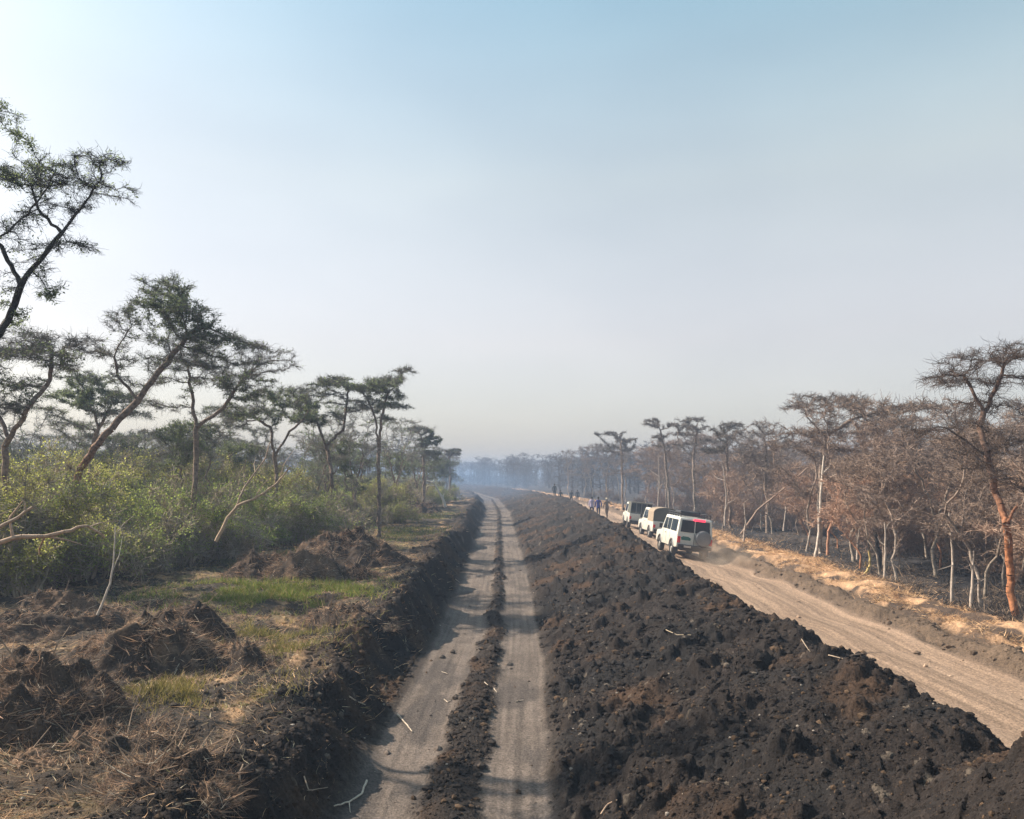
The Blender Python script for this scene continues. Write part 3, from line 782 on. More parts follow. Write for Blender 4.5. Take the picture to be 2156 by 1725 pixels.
def bush(seed, h, r, leaves, stems, leaf_c, twig_c, name, twigs=5000, leaf_s=.030, tw_r=.007):
    rg = np.random.default_rng(seed)
    g = Geo(); gl = Geo(); root = empty(name)
    A, B, ra, rb, ends = [], [], [], [], []
    for k in range(stems):
        a = rg.uniform(0, 6.28); p = np.array((math.cos(a), math.sin(a), 0)) * rg.uniform(0, .25 * r) - np.array((0, 0, .15))
        d = norm(np.array((math.cos(a) * rg.uniform(.1, 1.1) * r / h, math.sin(a) * rg.uniform(.1, 1.1) * r / h, 1.0)))
        n = 9; L = h * rg.uniform(.6, 1.1) / n
        for i in range(n):
            q = p + d * L; A.append(p); B.append(q); ra.append(.025 * (1 - i / n) + .006); rb.append(.025 * (1 - (i + 1) / n) + .006)
            if i > 1: ends.append(q)
            p = q; d = norm(d + rg.normal(0, .22, 3) - np.array((0, 0, .03 * i)))
    V, Q = seg_tubes(A, B, ra, rb, 4); g.add(V, Q, None, np.array(twig_c) * 1.2)
    ends = np.array(ends)
    s = rg.choice(len(ends), twigs); P0 = ends[s]
    D = norm(rg.normal(size=(twigs, 3)) + norm(P0 * np.array((1, 1, .3))) * .5); L = rg.uniform(.2, .6, (twigs, 1))
    P1 = P0 + D * L * .5; P2 = P1 + norm(D + rg.normal(0, .6, D.shape)) * L * .5
    V, Q = seg_tubes(np.concatenate([P0, P1]), np.concatenate([P1, P2]), tw_r, tw_r * .8, 3)
    g.add(V, Q, None, np.repeat(np.array(twig_c)[None] * rg.uniform(.6, 1.4, (2 * twigs, 1)), 6, 0))
    g.build('stems', M_TWIG, root)
    if leaves:
        w = .15 + sstep(.4, .6, fbm(P2[:, 0] * 1.1 + 30, P2[:, 2] * 1.1 + P2[:, 1] * .7 + 30, seed, 3))
        t = rg.choice(twigs, leaves, p=w / w.sum()); q = rg.random((leaves, 1))
        LP = P1[t] * (1 - q) + P2[t] * q + rg.normal(0, .05, (leaves, 3))
        n3 = norm(rg.normal(size=(leaves, 3)) + np.array((0, 0, .5))); a3 = norm(np.cross(n3, rg.normal(size=(leaves, 3)))); b3 = np.cross(n3, a3)
        sz = leaf_s * rg.uniform(.5, 1.3, (leaves, 1))
        V = np.stack([LP - a3 * sz, LP + b3 * sz * .55, LP + a3 * sz, LP - b3 * sz * .55], 1).reshape(-1, 3)
        gl.add(V, np.arange(leaves * 4).reshape(-1, 4), None, np.repeat(np.array(leaf_c)[None] * rg.uniform(.5, 1.5, (leaves, 1)), 4, 0))
        gl.build('foliage', M_LEAF, root)
    return root

GB = [bush(300, 3.2, 2.0, 27000, 26, (.27, .33, .085), (.32, .27, .20), 'green_bush'), bush(301, 2.6, 2.0, 18000, 24, (.24, .27, .085), (.32, .26, .20), 'green_bush'),
      bush(302, 3.6, 1.8, 25000, 22, (.33, .34, .09), (.32, .27, .20), 'green_bush'), bush(303, 2.2, 1.7, 4500, 26, (.20, .20, .09), (.30, .25, .20), 'green_bush', twigs=3600, tw_r=.009)]
BB = [bush(310, 2.6, 1.7, 0, 30, None, (.22, .155, .12), 'brown_bush', 2600, tw_r=.009), bush(311, 3.4, 1.9, 0, 30, None, (.21, .14, .11), 'brown_bush', 2800, tw_r=.009),
      bush(312, 1.8, 1.5, 0, 26, None, (.13, .095, .075), 'brown_bush', 2200, tw_r=.009), bush(313, 3.0, 1.6, 0, 26, None, (.27, .18, .13), 'brown_bush', 2500, tw_r=.009)]
used = set()
def place(pr, x, y, rg, s=1.0, sz=None):
    if pr.name in used: o = copy_tree(pr)
    else: o = pr; used.add(pr.name)
    o.location = (x, y, ground_z(x, y) - .05)
    o.rotation_euler = (rg.normal(0, .03), rg.normal(0, .03), rg.uniform(0, 6.28))
    f = s * rg.uniform(.85, 1.15); o.scale = (f, f, f * rg.uniform(.92, 1.1))
    return o

def scatter(n, xr, yr, ok, mind, rg, pts):
    out = []
    tries = 0
    while len(out) < n and tries < n * 60:
        tries += 1
        y = yr[0] * (yr[1] / yr[0]) ** rg.random(); a_, b_ = xr(y)
        if b_ <= a_: continue
        x = rg.uniform(a_, b_)
        if abs(x) > y * .68 + 4 or not ok(x, y): continue
        md = mind(y)
        if any((x - a) ** 2 + (y - b) ** 2 < md * md for a, b in pts): continue
        pts.append((x, y)); out.append((x, y))
    return out

rgp = np.random.default_rng(11)
ORD = 'first second third fourth fifth sixth seventh eighth ninth tenth eleventh twelfth thirteenth fourteenth fifteenth sixteenth seventeenth eighteenth nineteenth twentieth'.split()
def name_row(items, side, where, cat, group, rest):
    """items: (object, x, y, look). One label each, counted along the row from the edge of the view"""
    by = {}
    for it in items: by.setdefault(it[3], []).append(it)
    for look, L in by.items():
        ins = [it for it in L if abs(it[1] / it[2]) < .63]
        ins.sort(key=lambda t: -t[1] / t[2] if side == 'right' else t[1] / t[2])
        for k, it in enumerate(ins):
            if k < len(ORD): tag(it[0], look + ', ' + ORD[k] + ' from ' + side + ' edge ' + where, cat, group)
            else: tag(it[0], look + ' ' + rest, cat, group)
        for it in L:
            if it not in ins: tag(it[0], look + ' past the ' + side + ' edge of the view', cat, group)
# right wood
pts = []; row = []
def rk(y):
    return rgp.choice([3, 4, 5, 5, 3, 1]) if y < 32 else rgp.choice(6, p=[.14, .2, .06, .22, .22, .16])
for (x, y) in scatter(38, lambda y: (f_xb(y) + 8.9, y * .62 + 3), (19, 44), lambda x, y: True, lambda y: 1.6, rgp, pts):
    k = rk(y); row.append((place(PR[k], x, y, rgp, 1.0 if y > 28 else .92), x, y, PRD[k]))
name_row(row, 'right', 'in the front rows', 'tree', 'bare thorn trees in the front rows of the right wood', 'in the front rows of the right wood')
for (x, y) in scatter(75, lambda y: (f_xb(y) + 9.2, y * .64 + 3), (44, 95), lambda x, y: True, lambda y: 2.0, rgp, pts):
    k = rk(y); tag(place(PR[k], x, y, rgp, 1.0), PRD[k] + ' deeper in the burnt wood on the right', 'tree', 'bare thorn trees deeper in the right wood')
for (x, y) in scatter(52, lambda y: (f_xb(y) + 8.5, y * .5), (95, 170), lambda x, y: True, lambda y: 2.4, rgp, pts):
    k = rgp.choice([0, 2, 1, 0]); tag(place(PR[k], x, y, rgp, 1.12), 'hazy ' + PRD[k] + ' in the distant wood past the people', 'tree', 'hazy trees of the distant wood')
ptb = []; row = []
for (x, y) in scatter(170, lambda y: (f_xb(y) + 10.5 + 3.5 * (y < 60), y * .62 + 3), (27, 150), lambda x, y: y > 34 or rgp.random() < .5, lambda y: 1.4 + y * .012, rgp, ptb):
    k = rgp.choice(4); o = place(BB[k], x, y, rgp, .8); far_look = ['reddish brown leafless bush', 'tall brown leafless bush', 'low dark twiggy bush', 'light orange brown leafless bush'][k]
    if y < 48: row.append((o, x, y, ['reddish brown leafless thorn bush', 'tall brown leafless thorn bush', 'low dark twiggy bush', 'light orange brown leafless bush'][k]))
    else: tag(o, far_look + (' deep in the right wood' if y < 85 else ' in the hazy far part of the right wood'), 'bush', 'leafless bushes ' + ('deep in' if y < 85 else 'in the hazy far part of') + ' the right wood')
name_row(row, 'right', 'in the burnt wood', 'bush', 'leafless bushes near the front of the right wood', 'in the burnt wood')
# left wood
pts = []; row = []
def lline(y): return np.interp(y, [15, 22, 27, 32, 45, 70, 98, 130, 160, 230, 400], [-14.5, -14, -13.5, -13, -9.2, -8.6, -8.2, -9.5, -12.5, -24, -90])
for (x, y) in [(lline(y) - rgp.uniform(.3, 2), y) for y in np.arange(58, 175, 6.5)] + scatter(78, lambda y: (-y * .64 - 3, lline(y) - 1.5), (38, 130), lambda x, y: True, lambda y: 2.2 + y * .01, rgp, pts):
    k = rgp.choice(4, p=[.28, .26, .08, .38]); o = place(PL[k], x, y, rgp, .74 if y < 70 else .8)
    if y < 70: row.append((o, x, y, PLD[k]))
    else: tag(o, 'hazy ' + PLD[k] + ' far along the left thicket', 'tree', 'hazy thorn trees deep in the left thicket')
name_row(row, 'left', 'behind the green bushes', 'tree', 'thorn trees of the left thicket', 'behind the green bushes')
ptb = []; row = []
GBD = ['bright green leafy bush', 'olive green bush', 'tall yellow green bush', 'sparse greyish bush']
for (x, y) in scatter(175, lambda y: (max(-y * .64 - 2, lline(y) - 30), lline(y)), (24, 190), lambda x, y: True, lambda y: 1.1 + y * .010, rgp, ptb):
    k = 3 if (x > lline(y) - 3 and rgp.random() < .4) else rgp.choice(3)
    o = place(GB[k], x, y, rgp, 1.3 if y < 45 and k != 3 else 1.15)
    if y < 45: row.append((o, x, y, GBD[k]))
    else: tag(o, GBD[k] + (' beneath the trees halfway along the left row' if y < 80 else ' at the hazy far end of the left row'), 'bush', 'green bushes ' + ('halfway along' if y < 80 else 'at the far end of') + ' the left row')
name_row(row, 'left', 'along the clearing', 'bush', 'green bushes beside the clearing', 'along the clearing')

def far_wood():
    """the far-off wood past the bend, one grey mass of small crowns and stems"""
    rg = np.random.default_rng(77); g = Geo(); base = []
    for k in range(4):
        P, par = skeleton([(np.array([(0, 0, 0), (.2, 0, 3), (.3, .1, 5.5)]), -1)],
                          [((.3, 0, 8.6), (3.4, 3.4, .5), 45), ((-1.2, 0, 7), (2.2, 2.2, .5), 25), ((1.6, .5, 6.2), (2, 2, .5), 20), ((0, 0, 3), (2.6, 2.6, 2.0), 40)], .8, rg)
        r, mains = radii(P, par, .03, .17); i = np.where(par >= 0)[0]; p = par[i]
        A, B, ra, rb = [P[p]], [P[i]], [r[p]], [r[i]]
        s = rg.choice(i, 420); D = norm(rg.normal(size=(420, 3)) * np.array((1, 1, .5)) + np.array((0, 0, .15)))
        A.append(P[s]); B.append(P[s] + D * rg.uniform(.4, 1.1, (420, 1))); ra.append(np.full(420, .028)); rb.append(np.full(420, .018))
        base.append(seg_tubes(np.concatenate(A), np.concatenate(B), np.concatenate(ra), np.concatenate(rb), 3))
    pts = []
    P1 = scatter(300, lambda y: (-y * .13, y * .36), (170, 430), lambda x, y: x > f_xb(y) + 9 or (y > 330 and x < f_xc(y) - 9), lambda y: 2.6, rg, pts)
    P1 += scatter(70, lambda y: (-y * .63, -y * .1), (130, 230), lambda x, y: x < f_xc(y) - 14, lambda y: 3.4, rg, pts)
    P1 += scatter(150, lambda y: (-y * .15, y * .2), (290, 430), lambda x, y: x > f_xb(y) + 9 or x < f_xc(y) - 9, lambda y: 2.4, rg, pts)
    for (x, y) in P1:
        V, Q = base[rg.integers(4)]; a = rg.uniform(0, 6.28); s = rg.uniform(.6, 1.2)
        W = np.stack([(V[:, 0] * math.cos(a) - V[:, 1] * math.sin(a)) * s + x, (V[:, 0] * math.sin(a) + V[:, 1] * math.cos(a)) * s + y, V[:, 2] * s * rg.uniform(.85, 1.1) + ground_z(x, y) - .2], 1)
        g.add(W, Q, None, np.array((.10, .085, .075)) * rg.uniform(.7, 1.3))
    tag(g.build('far_wood', M_TWIG), 'far-off wood fading to blue grey past the bend', 'wood', kind='stuff')
far_wood()
for pr in PR + PL + GB + BB:
    if pr.name not in used:
        for c in list(pr.children): bpy.data.objects.remove(c)
        bpy.data.objects.remove(pr)

# ------------------------------------------------------------------ brush piles, sticks, logs
def brush_pile(x, y, r, h, label, seed, dark=.5, n=5200, rz=0, ax=1.0):
    n = int(n * 3.0)
    rg = np.random.default_rng(seed)
    root = empty('brush_pile', (x, y, ground_z(x, y) - .05), rz)
    N = 150; NR = 60; u = np.linspace(0, 1, NR); th = np.linspace(0, 2 * math.pi, N, endpoint=False)
    U, T = np.meshgrid(u, th, indexing='ij')
    X = U * r * np.cos(T) * ax * 1.15; Yy = U * r * np.sin(T) * 1.15
    def hh(X, Yy):
        q = np.sqrt((X / ax) ** 2 + Yy ** 2) / (r * 1.15)
        b = h * .8 * np.clip(1 - q ** 2.4, 0, 1)
        return b * (0.30 + 1.0 * fbm(X * 1.5 + seed, Yy * 1.5, seed, 4)) + (fbm(X * 3.4, Yy * 3.4 + seed, seed + 3, 4) - .5) * .55 * np.clip(1.2 - q, 0, 1) - .2 * q
    Z_ = hh(X, Yy)
    w1, c1 = worley(X * 4.5 + seed, Yy * 4.5, seed); w2, c2 = worley(X * 11, Yy * 11 + seed, seed + 1)
    Z_ = Z_ + (.8 - w1) * c1 * .11 + (.7 - w2) * c2 * .06
    idx = np.arange(NR * N).reshape(NR, N); nx = np.roll(idx, -1, 1)
    Q = np.stack([idx[:-1], idx[1:], nx[1:], nx[:-1]], -1).reshape(-1, 4)
    c = np.array((0.050, 0.037, 0.029)) * (0.6 + .9 * fbm(X * 3, Yy * 3, seed + 5, 3))[..., None]
    c = c * (1 - .0) + (np.array((0.20, .13, .085)) - c) * (sstep(.52, .62, fbm(X * 1.8, Yy * 1.8, seed + 6, 3)) * (1 - dark))[..., None]
    g = Geo(); g.add(np.stack([X, Yy, Z_], -1).reshape(-1, 3), Q, None, c.reshape(-1, 3))
    g.build('soil_core', M_SOIL, root, smooth=True)
    q = np.sqrt(rg.random(n)) * 1.1; a = rg.uniform(0, 6.28, n)
    px = q * r * np.cos(a) * ax; py = q * r * np.sin(a); pz = hh(px, py) + rg.normal(.0, .03, n)
    kp = rg.random(n) < .25 + 1.0 * sstep(.42, .6, fbm(px * 1.6 + 3, py * 1.6 + seed, seed + 8, 3)); px, py, pz = px[kp], py[kp], pz[kp]; n = len(px)
    fl = vn(px * 1.8 + 9, py * 1.8 + pz, seed + 7) * 12
    D = norm(np.stack([np.cos(fl) + rg.normal(0, .4, n), np.sin(fl) + rg.normal(0, .4, n), rg.normal(0.0, .28, n)], 1))
    pal = np.array([(0.62, 0.42, 0.27), (0.42, 0.27, 0.18), (0.22, 0.15, 0.11), (0.09, 0.07, 0.055), (0.48, 0.42, 0.33)])
    pr = np.array([.2, .22, .26, .2, .12]) * np.array([1 - dark, 1 - dark * .4, 1, 1 + dark, 1 - dark]); pr /= pr.sum()
    C = pal[rg.choice(5, n, p=pr)] * rg.uniform(.6, 1.3, (n, 1))
    V, Q, T = strips(np.stack([px, py, pz], 1), D, rg.uniform(.08, .32, n) * min(1, max(.55, y / 20)), rg.uniform(.004, .009, n) * (1 + y / 40), rg.normal(0, .10, (n, 3)), rg)
    g = Geo(); g.add(V, Q, T, np.repeat(C, 5, 0))
    m = 26   # a few thicker sticks poking out
    qa = rg.uniform(0, 6.28, m); qq = rg.random(m) * .9
    P0 = np.stack([qq * r * np.cos(qa) * ax, qq * r * np.sin(qa), hh(qq * r * np.cos(qa) * ax, qq * r * np.sin(qa)) - .05], 1)
    D = norm(rg.normal(size=(m, 3)) * np.array((1, 1, .6)) + np.array((0, 0, .35))); P1 = P0 + D * rg.uniform(.2, .5, (m, 1)); P2 = P1 + norm(D + rg.normal(0, .35, D.shape)) * rg.uniform(.15, .45, (m, 1))
    V, Q = seg_tubes(np.concatenate([P0, P1]), np.concatenate([P1, P2]), np.repeat([.012, .009], m), np.repeat([.009, .004], m), 5)
    g.add(V, Q, None, (0.28, 0.2, 0.14))
    g.build('tangled_stems', M_STRAW, root)
    tag(root, label, 'brush pile', 'piles of uprooted brush in the left clearing')

for i, a in enumerate([
    (-7.2, 12.4, 1.35, 1.45, 'dark soil and root heap at the left edge below the pale log', .75, 7000, 1.0),
    (-7.4, 16.8, 1.5, 1.35, 'large reddish root heap in the middle of the left clearing', .25, 9000, 1.1),
    (-7.2, 19.0, 1.0, .85, 'dark clump of roots right behind the large reddish heap', .85, 3500, 1.0),
    (-5.6, 17.0, 1.0, .55, 'low mat of dry stalks right of the large reddish heap', .2, 4000, 1.2),
    (-6.9, 28.5, 1.5, 1.5, 'round brown brush heap behind the green grass patch', .4, 6000, 1.0),
    (-6.6, 33.5, 2.0, 1.6, 'grey brush heap against the bushes, behind the round brown heap', .5, 6000, 1.3),
    (-8.9, 29.5, 1.2, 1.0, 'dark brush heap at the foot of the bushes, left of the round brown heap', .85, 4000, 1.2),
    (-5.3, 28.3, .9, .65, 'small dark root clump right of the round brown heap', .8, 2500, 1.2),
    (-8.6, 76, 2.1, 1.7, 'far brush heap by the pale leaning trunk near the end of the tree row', .6, 4500, 1.2),
    (-4.3, 21.2, .9, .45, 'low straw heap on the lip of the dug track', .15, 3000, 1.4),
    (-11.3, 20.5, 1.6, 1.0, 'tangle of grey brush under the bushes at far left', .5, 6000, 1.3),
    (-5.6, 11.2, 1.0, .34, 'low orange streak of dry stalks nearest the camera at left', .1, 5000, 1.7),
    (-3.9, 9.6, .7, .28, 'small matted root clump nearest the dug track at the bottom', .6, 3000, 1.3)]):
    brush_pile(a[0], a[1], a[2], a[3], a[4], 500 + i, a[5], a[6], rz=i * .7, ax=a[7])

def stick(pts, r0, r1, c, name, label, cat, group=None, branches=0, seed=0, rel=True):
    """a bent stick; points are x, y and height above the ground (or absolute)"""
    rg = np.random.default_rng(seed)
    P = np.array([(x, y, (float(tz(np.array([x]), np.array([y]))[0]) if rel else 0) + z) for (x, y, z) in pts])
    base = P[0].copy(); P = P - base
    Q2 = [P[0]]
    for a, b in zip(P[:-1], P[1:]):
        for i in range(1, 5):
            Q2.append(a + (b - a) * i / 4 + rg.normal(0, r0 * .2, 3))
    P2 = np.array(Q2); n = len(P2); rr = np.linspace(r0, r1, n)
    g = Geo(); V, Q = seg_tubes(P2[:-1], P2[1:], rr[:-1], rr[1:], 7); g.add(V, Q, None, c)
    for k in range(branches):
        i = rg.integers(n // 4, n - 1); D = norm(norm(P2[i] - P2[i - 1]) * .6 + rg.normal(0, .6, 3)); L = rg.uniform(.15, .45) * np.linalg.norm(P[-1] - P[0])
        b1 = P2[i] + D * L * .5; b2 = b1 + norm(D + rg.normal(0, .4, 3)) * L * .5
        V, Q = seg_tubes([P2[i], b1], [b1, b2], [rr[i] * .6, rr[i] * .45], [rr[i] * .45, rr[i] * .2], 6); g.add(V, Q, None, c)
    o = g.build(name, M_WOOD, smooth=True); o.location = base
    tag(o, label, cat, group)
    return o

def ground_at(px, py):
    """ground point seen at a place of the photograph"""
    lo = None
    for Y in np.geomspace(5, 200, 900):
        p = at(px, py, Y)
        if p[2] <= float(tz(np.array([p[0]]), np.array([p[1]]))[0]): return p[0], p[1]
    return p[0], p[1]

PALE = (0.50, 0.42, 0.33)
def st(pxs, r, label, seed, c=PALE, br=0, name='stick', lift=.02, cat='stick', grp='pale sticks lying about'):
    pts = []
    for (a, b) in pxs:
        x, y = ground_at(a, b); pts.append((x, y, lift))
    stick(pts, r, r * .5, c, name, label, cat, grp, br, seed)
st([(837, 1508), (858, 1530), (868, 1545)], .016, 'pale bent stick lying across the left wheel path', 1)
st([(772, 1650), (762, 1675), (735, 1693), (703, 1702)], .018, 'long curved pale stick at the bottom edge of the left wheel path', 2, br=1)
st([(735, 1472), (750, 1482), (769, 1487)], .012, 'pale stick on the dark bank left of the dug track', 3)
st([(640, 1648), (650, 1668), (690, 1675)], .010, 'thin forked twig on the bank beside the bottom of the track', 4, c=(0.3, .23, .17), br=2)
st([(935, 1476), (942, 1482), (949, 1478)], .010, 'small hooked pale twig beside the centre ridge, left wheel path', 5)
st([(930, 1418), (942, 1421)], .009, 'short white twig highest up on the left wheel path', 6)
st([(1020, 1440), (1028, 1446)], .010, 'small white splinter on the right wheel path next to the ridge', 7)
st([(1040, 1452), (1046, 1460)], .010, 'tiny curled white splinter lower on the right wheel path', 8)
st([(1085, 1480), (1102, 1478)], .010, 'short pale stick on the outer side of the right wheel path', 9)
st([(505, 1668), (503, 1640), (512, 1622)], .016, 'upright bent root in the left clearing near the bottom', 10, c=(.33, .24, .17), lift=.05)
st([(420, 1672), (480, 1668), (545, 1674)], .013, 'straight reddish stick lying in the clearing at the foot of the bent root', 11, c=(.26, .17, .12), br=1)
st([(1688, 1352), (1700, 1368), (1706, 1385)], .010, 'thin curved twig on the berm face below the crest', 12, c=(.3, .24, .18))
st([(1745, 1388), (1775, 1392)], .010, 'pale twig on the berm near the crest, right of the curved twig', 13, c=(.3, .24, .18))
st([(1400, 1332), (1425, 1345), (1455, 1350)], .010, 'pale root lying on the middle of the berm face', 14, c=(.34, .28, .2))
st([(1265, 1720), (1280, 1700), (1300, 1690)], .012, 'forked twig at the bottom edge of the berm', 15, c=(.4, .28, .2), br=1)
st([(1790, 1395), (1820, 1388), (1858, 1382)], .010, 'twig sticking out over the berm crest towards the road', 16, c=(.22, .16, .12), br=2, lift=.08)
st([(958, 1220), (968, 1228)], .012, 'pale twig at the edge of the shadowed bank far up the track', 17)

# peeled logs
def log(pxs, r, label, seed):
    pts = [(*ground_at(a, b), r * .8) for (a, b) in pxs]
    for i in range(1, len(pts)):
        pass
    stick(pts, r, r * .75, (0.62, 0.52, 0.38), 'log', label, 'log', None, 2, seed)
log([(62, 1300), (95, 1297), (125, 1285)], .085, 'peeled pale log lying on top of the left edge heap', 30)
log([(182, 1385), (225, 1380), (262, 1378)], .10, 'cream coloured log half buried right of the left edge heap', 31)

# dead branches and leaning trunks, real sized at their distance
def limb(pxs, Y, r0, r1, c, name, label, cat, br, seed, dY=0.0):
    P = [at(a, b, Y + dY * i) for i, (a, b) in enumerate(pxs)]
    stick([tuple(p) for p in P], r0, r1, c, name, label, cat, None, br, seed, rel=False)
limb([(-120, 1190), (-30, 1150), (45, 1130), (110, 1128), (160, 1110), (190, 1108), (222, 1130)], 13.5, .05, .014, (0.42, .3, .22), 'fallen_branch', 'big bare fallen branch reaching in from the left edge', 'branch', 4, 40, .15)
limb([(-60, 1140), (10, 1105), (68, 1068)], 13.2, .035, .02, (0.42, .32, .24), 'fallen_branch', 'broken branch end slanting up above the big fallen branch', 'branch', 2, 41)
limb([(455, 1140), (480, 1090), (500, 1065), (545, 1045), (580, 1020), (610, 985)], 26, .06, .02, (0.45, .33, .23), 'dead_tree', 'pale dead sapling leaning right in front of the green bushes', 'dead tree', 3, 42)
limb([(497, 1068), (515, 1025), (560, 965), (568, 930)], 26.1, .035, .012, (0.34, .26, .2), 'dead_tree', 'thin dead stem rising from the pale leaning sapling', 'dead tree', 5, 43)
limb([(205, 1295), (232, 1230), (240, 1180), (243, 1110)], 19.5, .03, .012, (0.48, .42, .36), 'dead_tree', 'thin curved grey stem rising from the reddish root heap', 'dead tree', 2, 44)
limb([(938, 1068), (930, 1045), (912, 1015), (895, 1012)], 84, .16, .06, (0.5, .46, .4), 'dead_tree', 'pale leaning dead trunk at the far end of the clearing', 'dead tree', 2, 45)
limb([(1818, 1215), (1832, 1190), (1830, 1160)], 32, .06, .035, (0.40, .31, .13), 'dead_tree', 'short curved yellow sapling stem at the edge of the burnt wood', 'dead tree', 1, 46)
limb([(1560, 1125), (1595, 1075), (1650, 1030), (1700, 985)], 50, .07, .04, (0.28, .20, .15), 'broken_tree', 'brown broken trunk leaning right among the bare trees', 'dead tree', 2, 47)
limb([(1715, 1185), (1724, 1120), (1728, 1040), (1735, 960)], 39, .075, .045, (0.55, .48, .41), 'bare_tree', 'straight pale trunk standing below the wide umbrella crown', 'dead tree', 3, 48)
limb([(1742, 1172), (1745, 1120), (1760, 1065), (1768, 1030)], 41, .075, .04, (0.42, .22, .14), 'bare_tree', 'reddish trunk right beside the straight pale trunk', 'dead tree', 2, 49)
for k, (px, py, top, Y, lab) in enumerate([(1526, 1108, 980, 58, 'thin pale pole trunk right behind the rear wagon'), (1566, 1140, 1060, 47, 'short pale stump like trunk at the edge of the straw'),
        (1650, 1118, 1050, 55, 'pale stem between the leaning trunk and the umbrella tree'), (1805, 1180, 1040, 40, 'pale thin trunk left of the curved yellow stem'),
        (1862, 1228, 1100, 31, 'white streaked trunk right of the curved yellow stem'), (2045, 1280, 1160, 25, 'twin thin trunk left of the orange tree'), (2003, 1290, 1080, 27, 'grey thin trunk in the gap left of the orange tree'),
        (1385, 1075, 960, 80, 'pale pole trunk behind the far pickup')]):
    limb([(px, py), (px + 3, (py + top) / 2), (px - 4 + k % 3 * 5, top)], Y, .045 + Y * .0005, .022, (0.38, .32, .27), 'bare_tree', lab, 'dead tree', 3, 60 + k)

# ------------------------------------------------------------------ vehicles
M_WHITE = mat_plain('white_paint', (0.66, 0.65, 0.58), .35, var=.06, dust=.9)
M_GLASS = mat_plain('dark_glass', (0.015, 0.022, 0.028), .08, spec=.6, var=.2)
M_TYRE = mat_plain('tyre_rubber', (0.03, 0.028, 0.026), .85, var=.3)
M_RIM = mat_plain('steel_rim', (0.45, 0.43, 0.40), .4, metal=.5)
M_BLACK = mat_plain('black_plastic', (0.025, 0.025, 0.027), .5, var=.3)
M_CANVAS = mat_plain('brown_canvas', (0.30, 0.24, 0.18), .9, spec=.1, var=.15, vs=3)
M_CANVASD = mat_plain('green_grey_canvas', (0.11, 0.11, 0.09), .9, spec=.1, var=.2, vs=3)
M_RED = mat_plain('red_lens', (0.65, 0.02, 0.03), .25, var=.1)
M_REDON = mat_plain('lit_brake_light', (0.95, 0.05, 0.10), .3, emis=0.7)
M_GREENP = mat_plain('green_print', (0.015, 0.12, 0.09), .5)
M_GREY = mat_plain('grey_metal', (0.2, 0.2, 0.2), .5, metal=.3)

def prism(g, prof, x0, x1, c=(.5, .5, .5), m=0, tx=None):
    """side outline (y, z) drawn across the width; tx(y, z) narrows it"""
    n = len(prof)
    f = tx or (lambda y, z: 1.0)
    me = []
    for x in (x0, x1):
        for (y, z) in prof: me.append((x * f(y, z), y, z))
    return me, n

def poly_obj(name, prof, x0, x1, mat, parent, tx=None, bevel=.025):
    V, n = prism(None, prof, x0, x1, tx=tx)
    faces = [tuple(range(n))[::-1], tuple(range(n, 2 * n))] + [(i, (i + 1) % n, (i + 1) % n + n, i + n) for i in range(n)]
    me = bpy.data.meshes.new(name); me.from_pydata(V, [], faces)
    import bmesh
    bm = bmesh.new(); bm.from_mesh(me); bmesh.ops.recalc_face_normals(bm, faces=bm.faces); bm.to_mesh(me); bm.free()
    me.materials.append(mat)
    o = bpy.data.objects.new(name, me); col.objects.link(o); o.parent = parent
    if bevel:
        b = o.modifiers.new('bevel', 'BEVEL'); b.width = bevel; b.segments = 2; b.limit_method = 'ANGLE'; b.angle_limit = R(35)
    return o

def box(name, x0, x1, y0, y1, z0, z1, mat, parent, bevel=.01):
    return poly_obj(name, [(y0, z0), (y1, z0), (y1, z1), (y0, z1)], x0, x1, mat, parent, bevel=bevel)

def lathe_x(name, prof, cx, cy, cz, mat, parent, k=28):
    """ring profile (x, r) turned about an axis across the vehicle"""
    g = Geo(); a = np.arange(k) * 2 * math.pi / k; n = len(prof)
    V = np.array([[(cx + x, cy + r * math.cos(t), cz + r * math.sin(t)) for t in a] for (x, r) in prof]).reshape(-1, 3)
    idx = np.arange(n * k).reshape(n, k); nx = np.roll(idx, -1, 1)
    Q = np.stack([idx[:-1], idx[1:], nx[1:], nx[:-1]], -1).reshape(-1, 4)
    g.add(V, Q); return g.build(name, mat, parent, smooth=True)

def wheel(cx, cy, parent, r=.38, side=1):
    e = empty('wheel', (0, 0, 0)); e.parent = parent
    w = .12
    lathe_x('tyre', [(-w, .20), (-w, r - .05), (-w + .03, r - .01), (0, r), (w - .03, r - .01), (w, r - .05), (w, .20), (-w, .20)], cx, cy, r, M_TYRE, e)
    s = side
    lathe_x('rim', [(s * .07, .205), (s * .09, .19), (s * .05, .15), (s * .03, .10), (s * .09, .08), (s * .10, .0)], cx, cy, r, M_RIM, e)

def quad_panel(name, pts, th, mat, parent, nrm):
    """flat panel of given corners, th thick along nrm"""
    n = np.array(nrm, float) * th; P = np.array(pts, float); k = len(P)
    V = list(map(tuple, P)) + list(map(tuple, P + n))
    F = [tuple(range(k))[::-1], tuple(range(k, 2 * k))] + [(i, (i + 1) % k, (i + 1) % k + k, i + k) for i in range(k)]
    me = bpy.data.meshes.new(name); me.from_pydata(V, [], F); me.materials.append(mat)
    o = bpy.data.objects.new(name, me); col.objects.link(o); o.parent = parent
    return o

def arch(cy, r=.46, z0=.45, n=7):
    return [(cy + r * math.cos(a), max(z0, .38 + r * math.sin(a))) for a in np.linspace(R(10), R(170), n)]

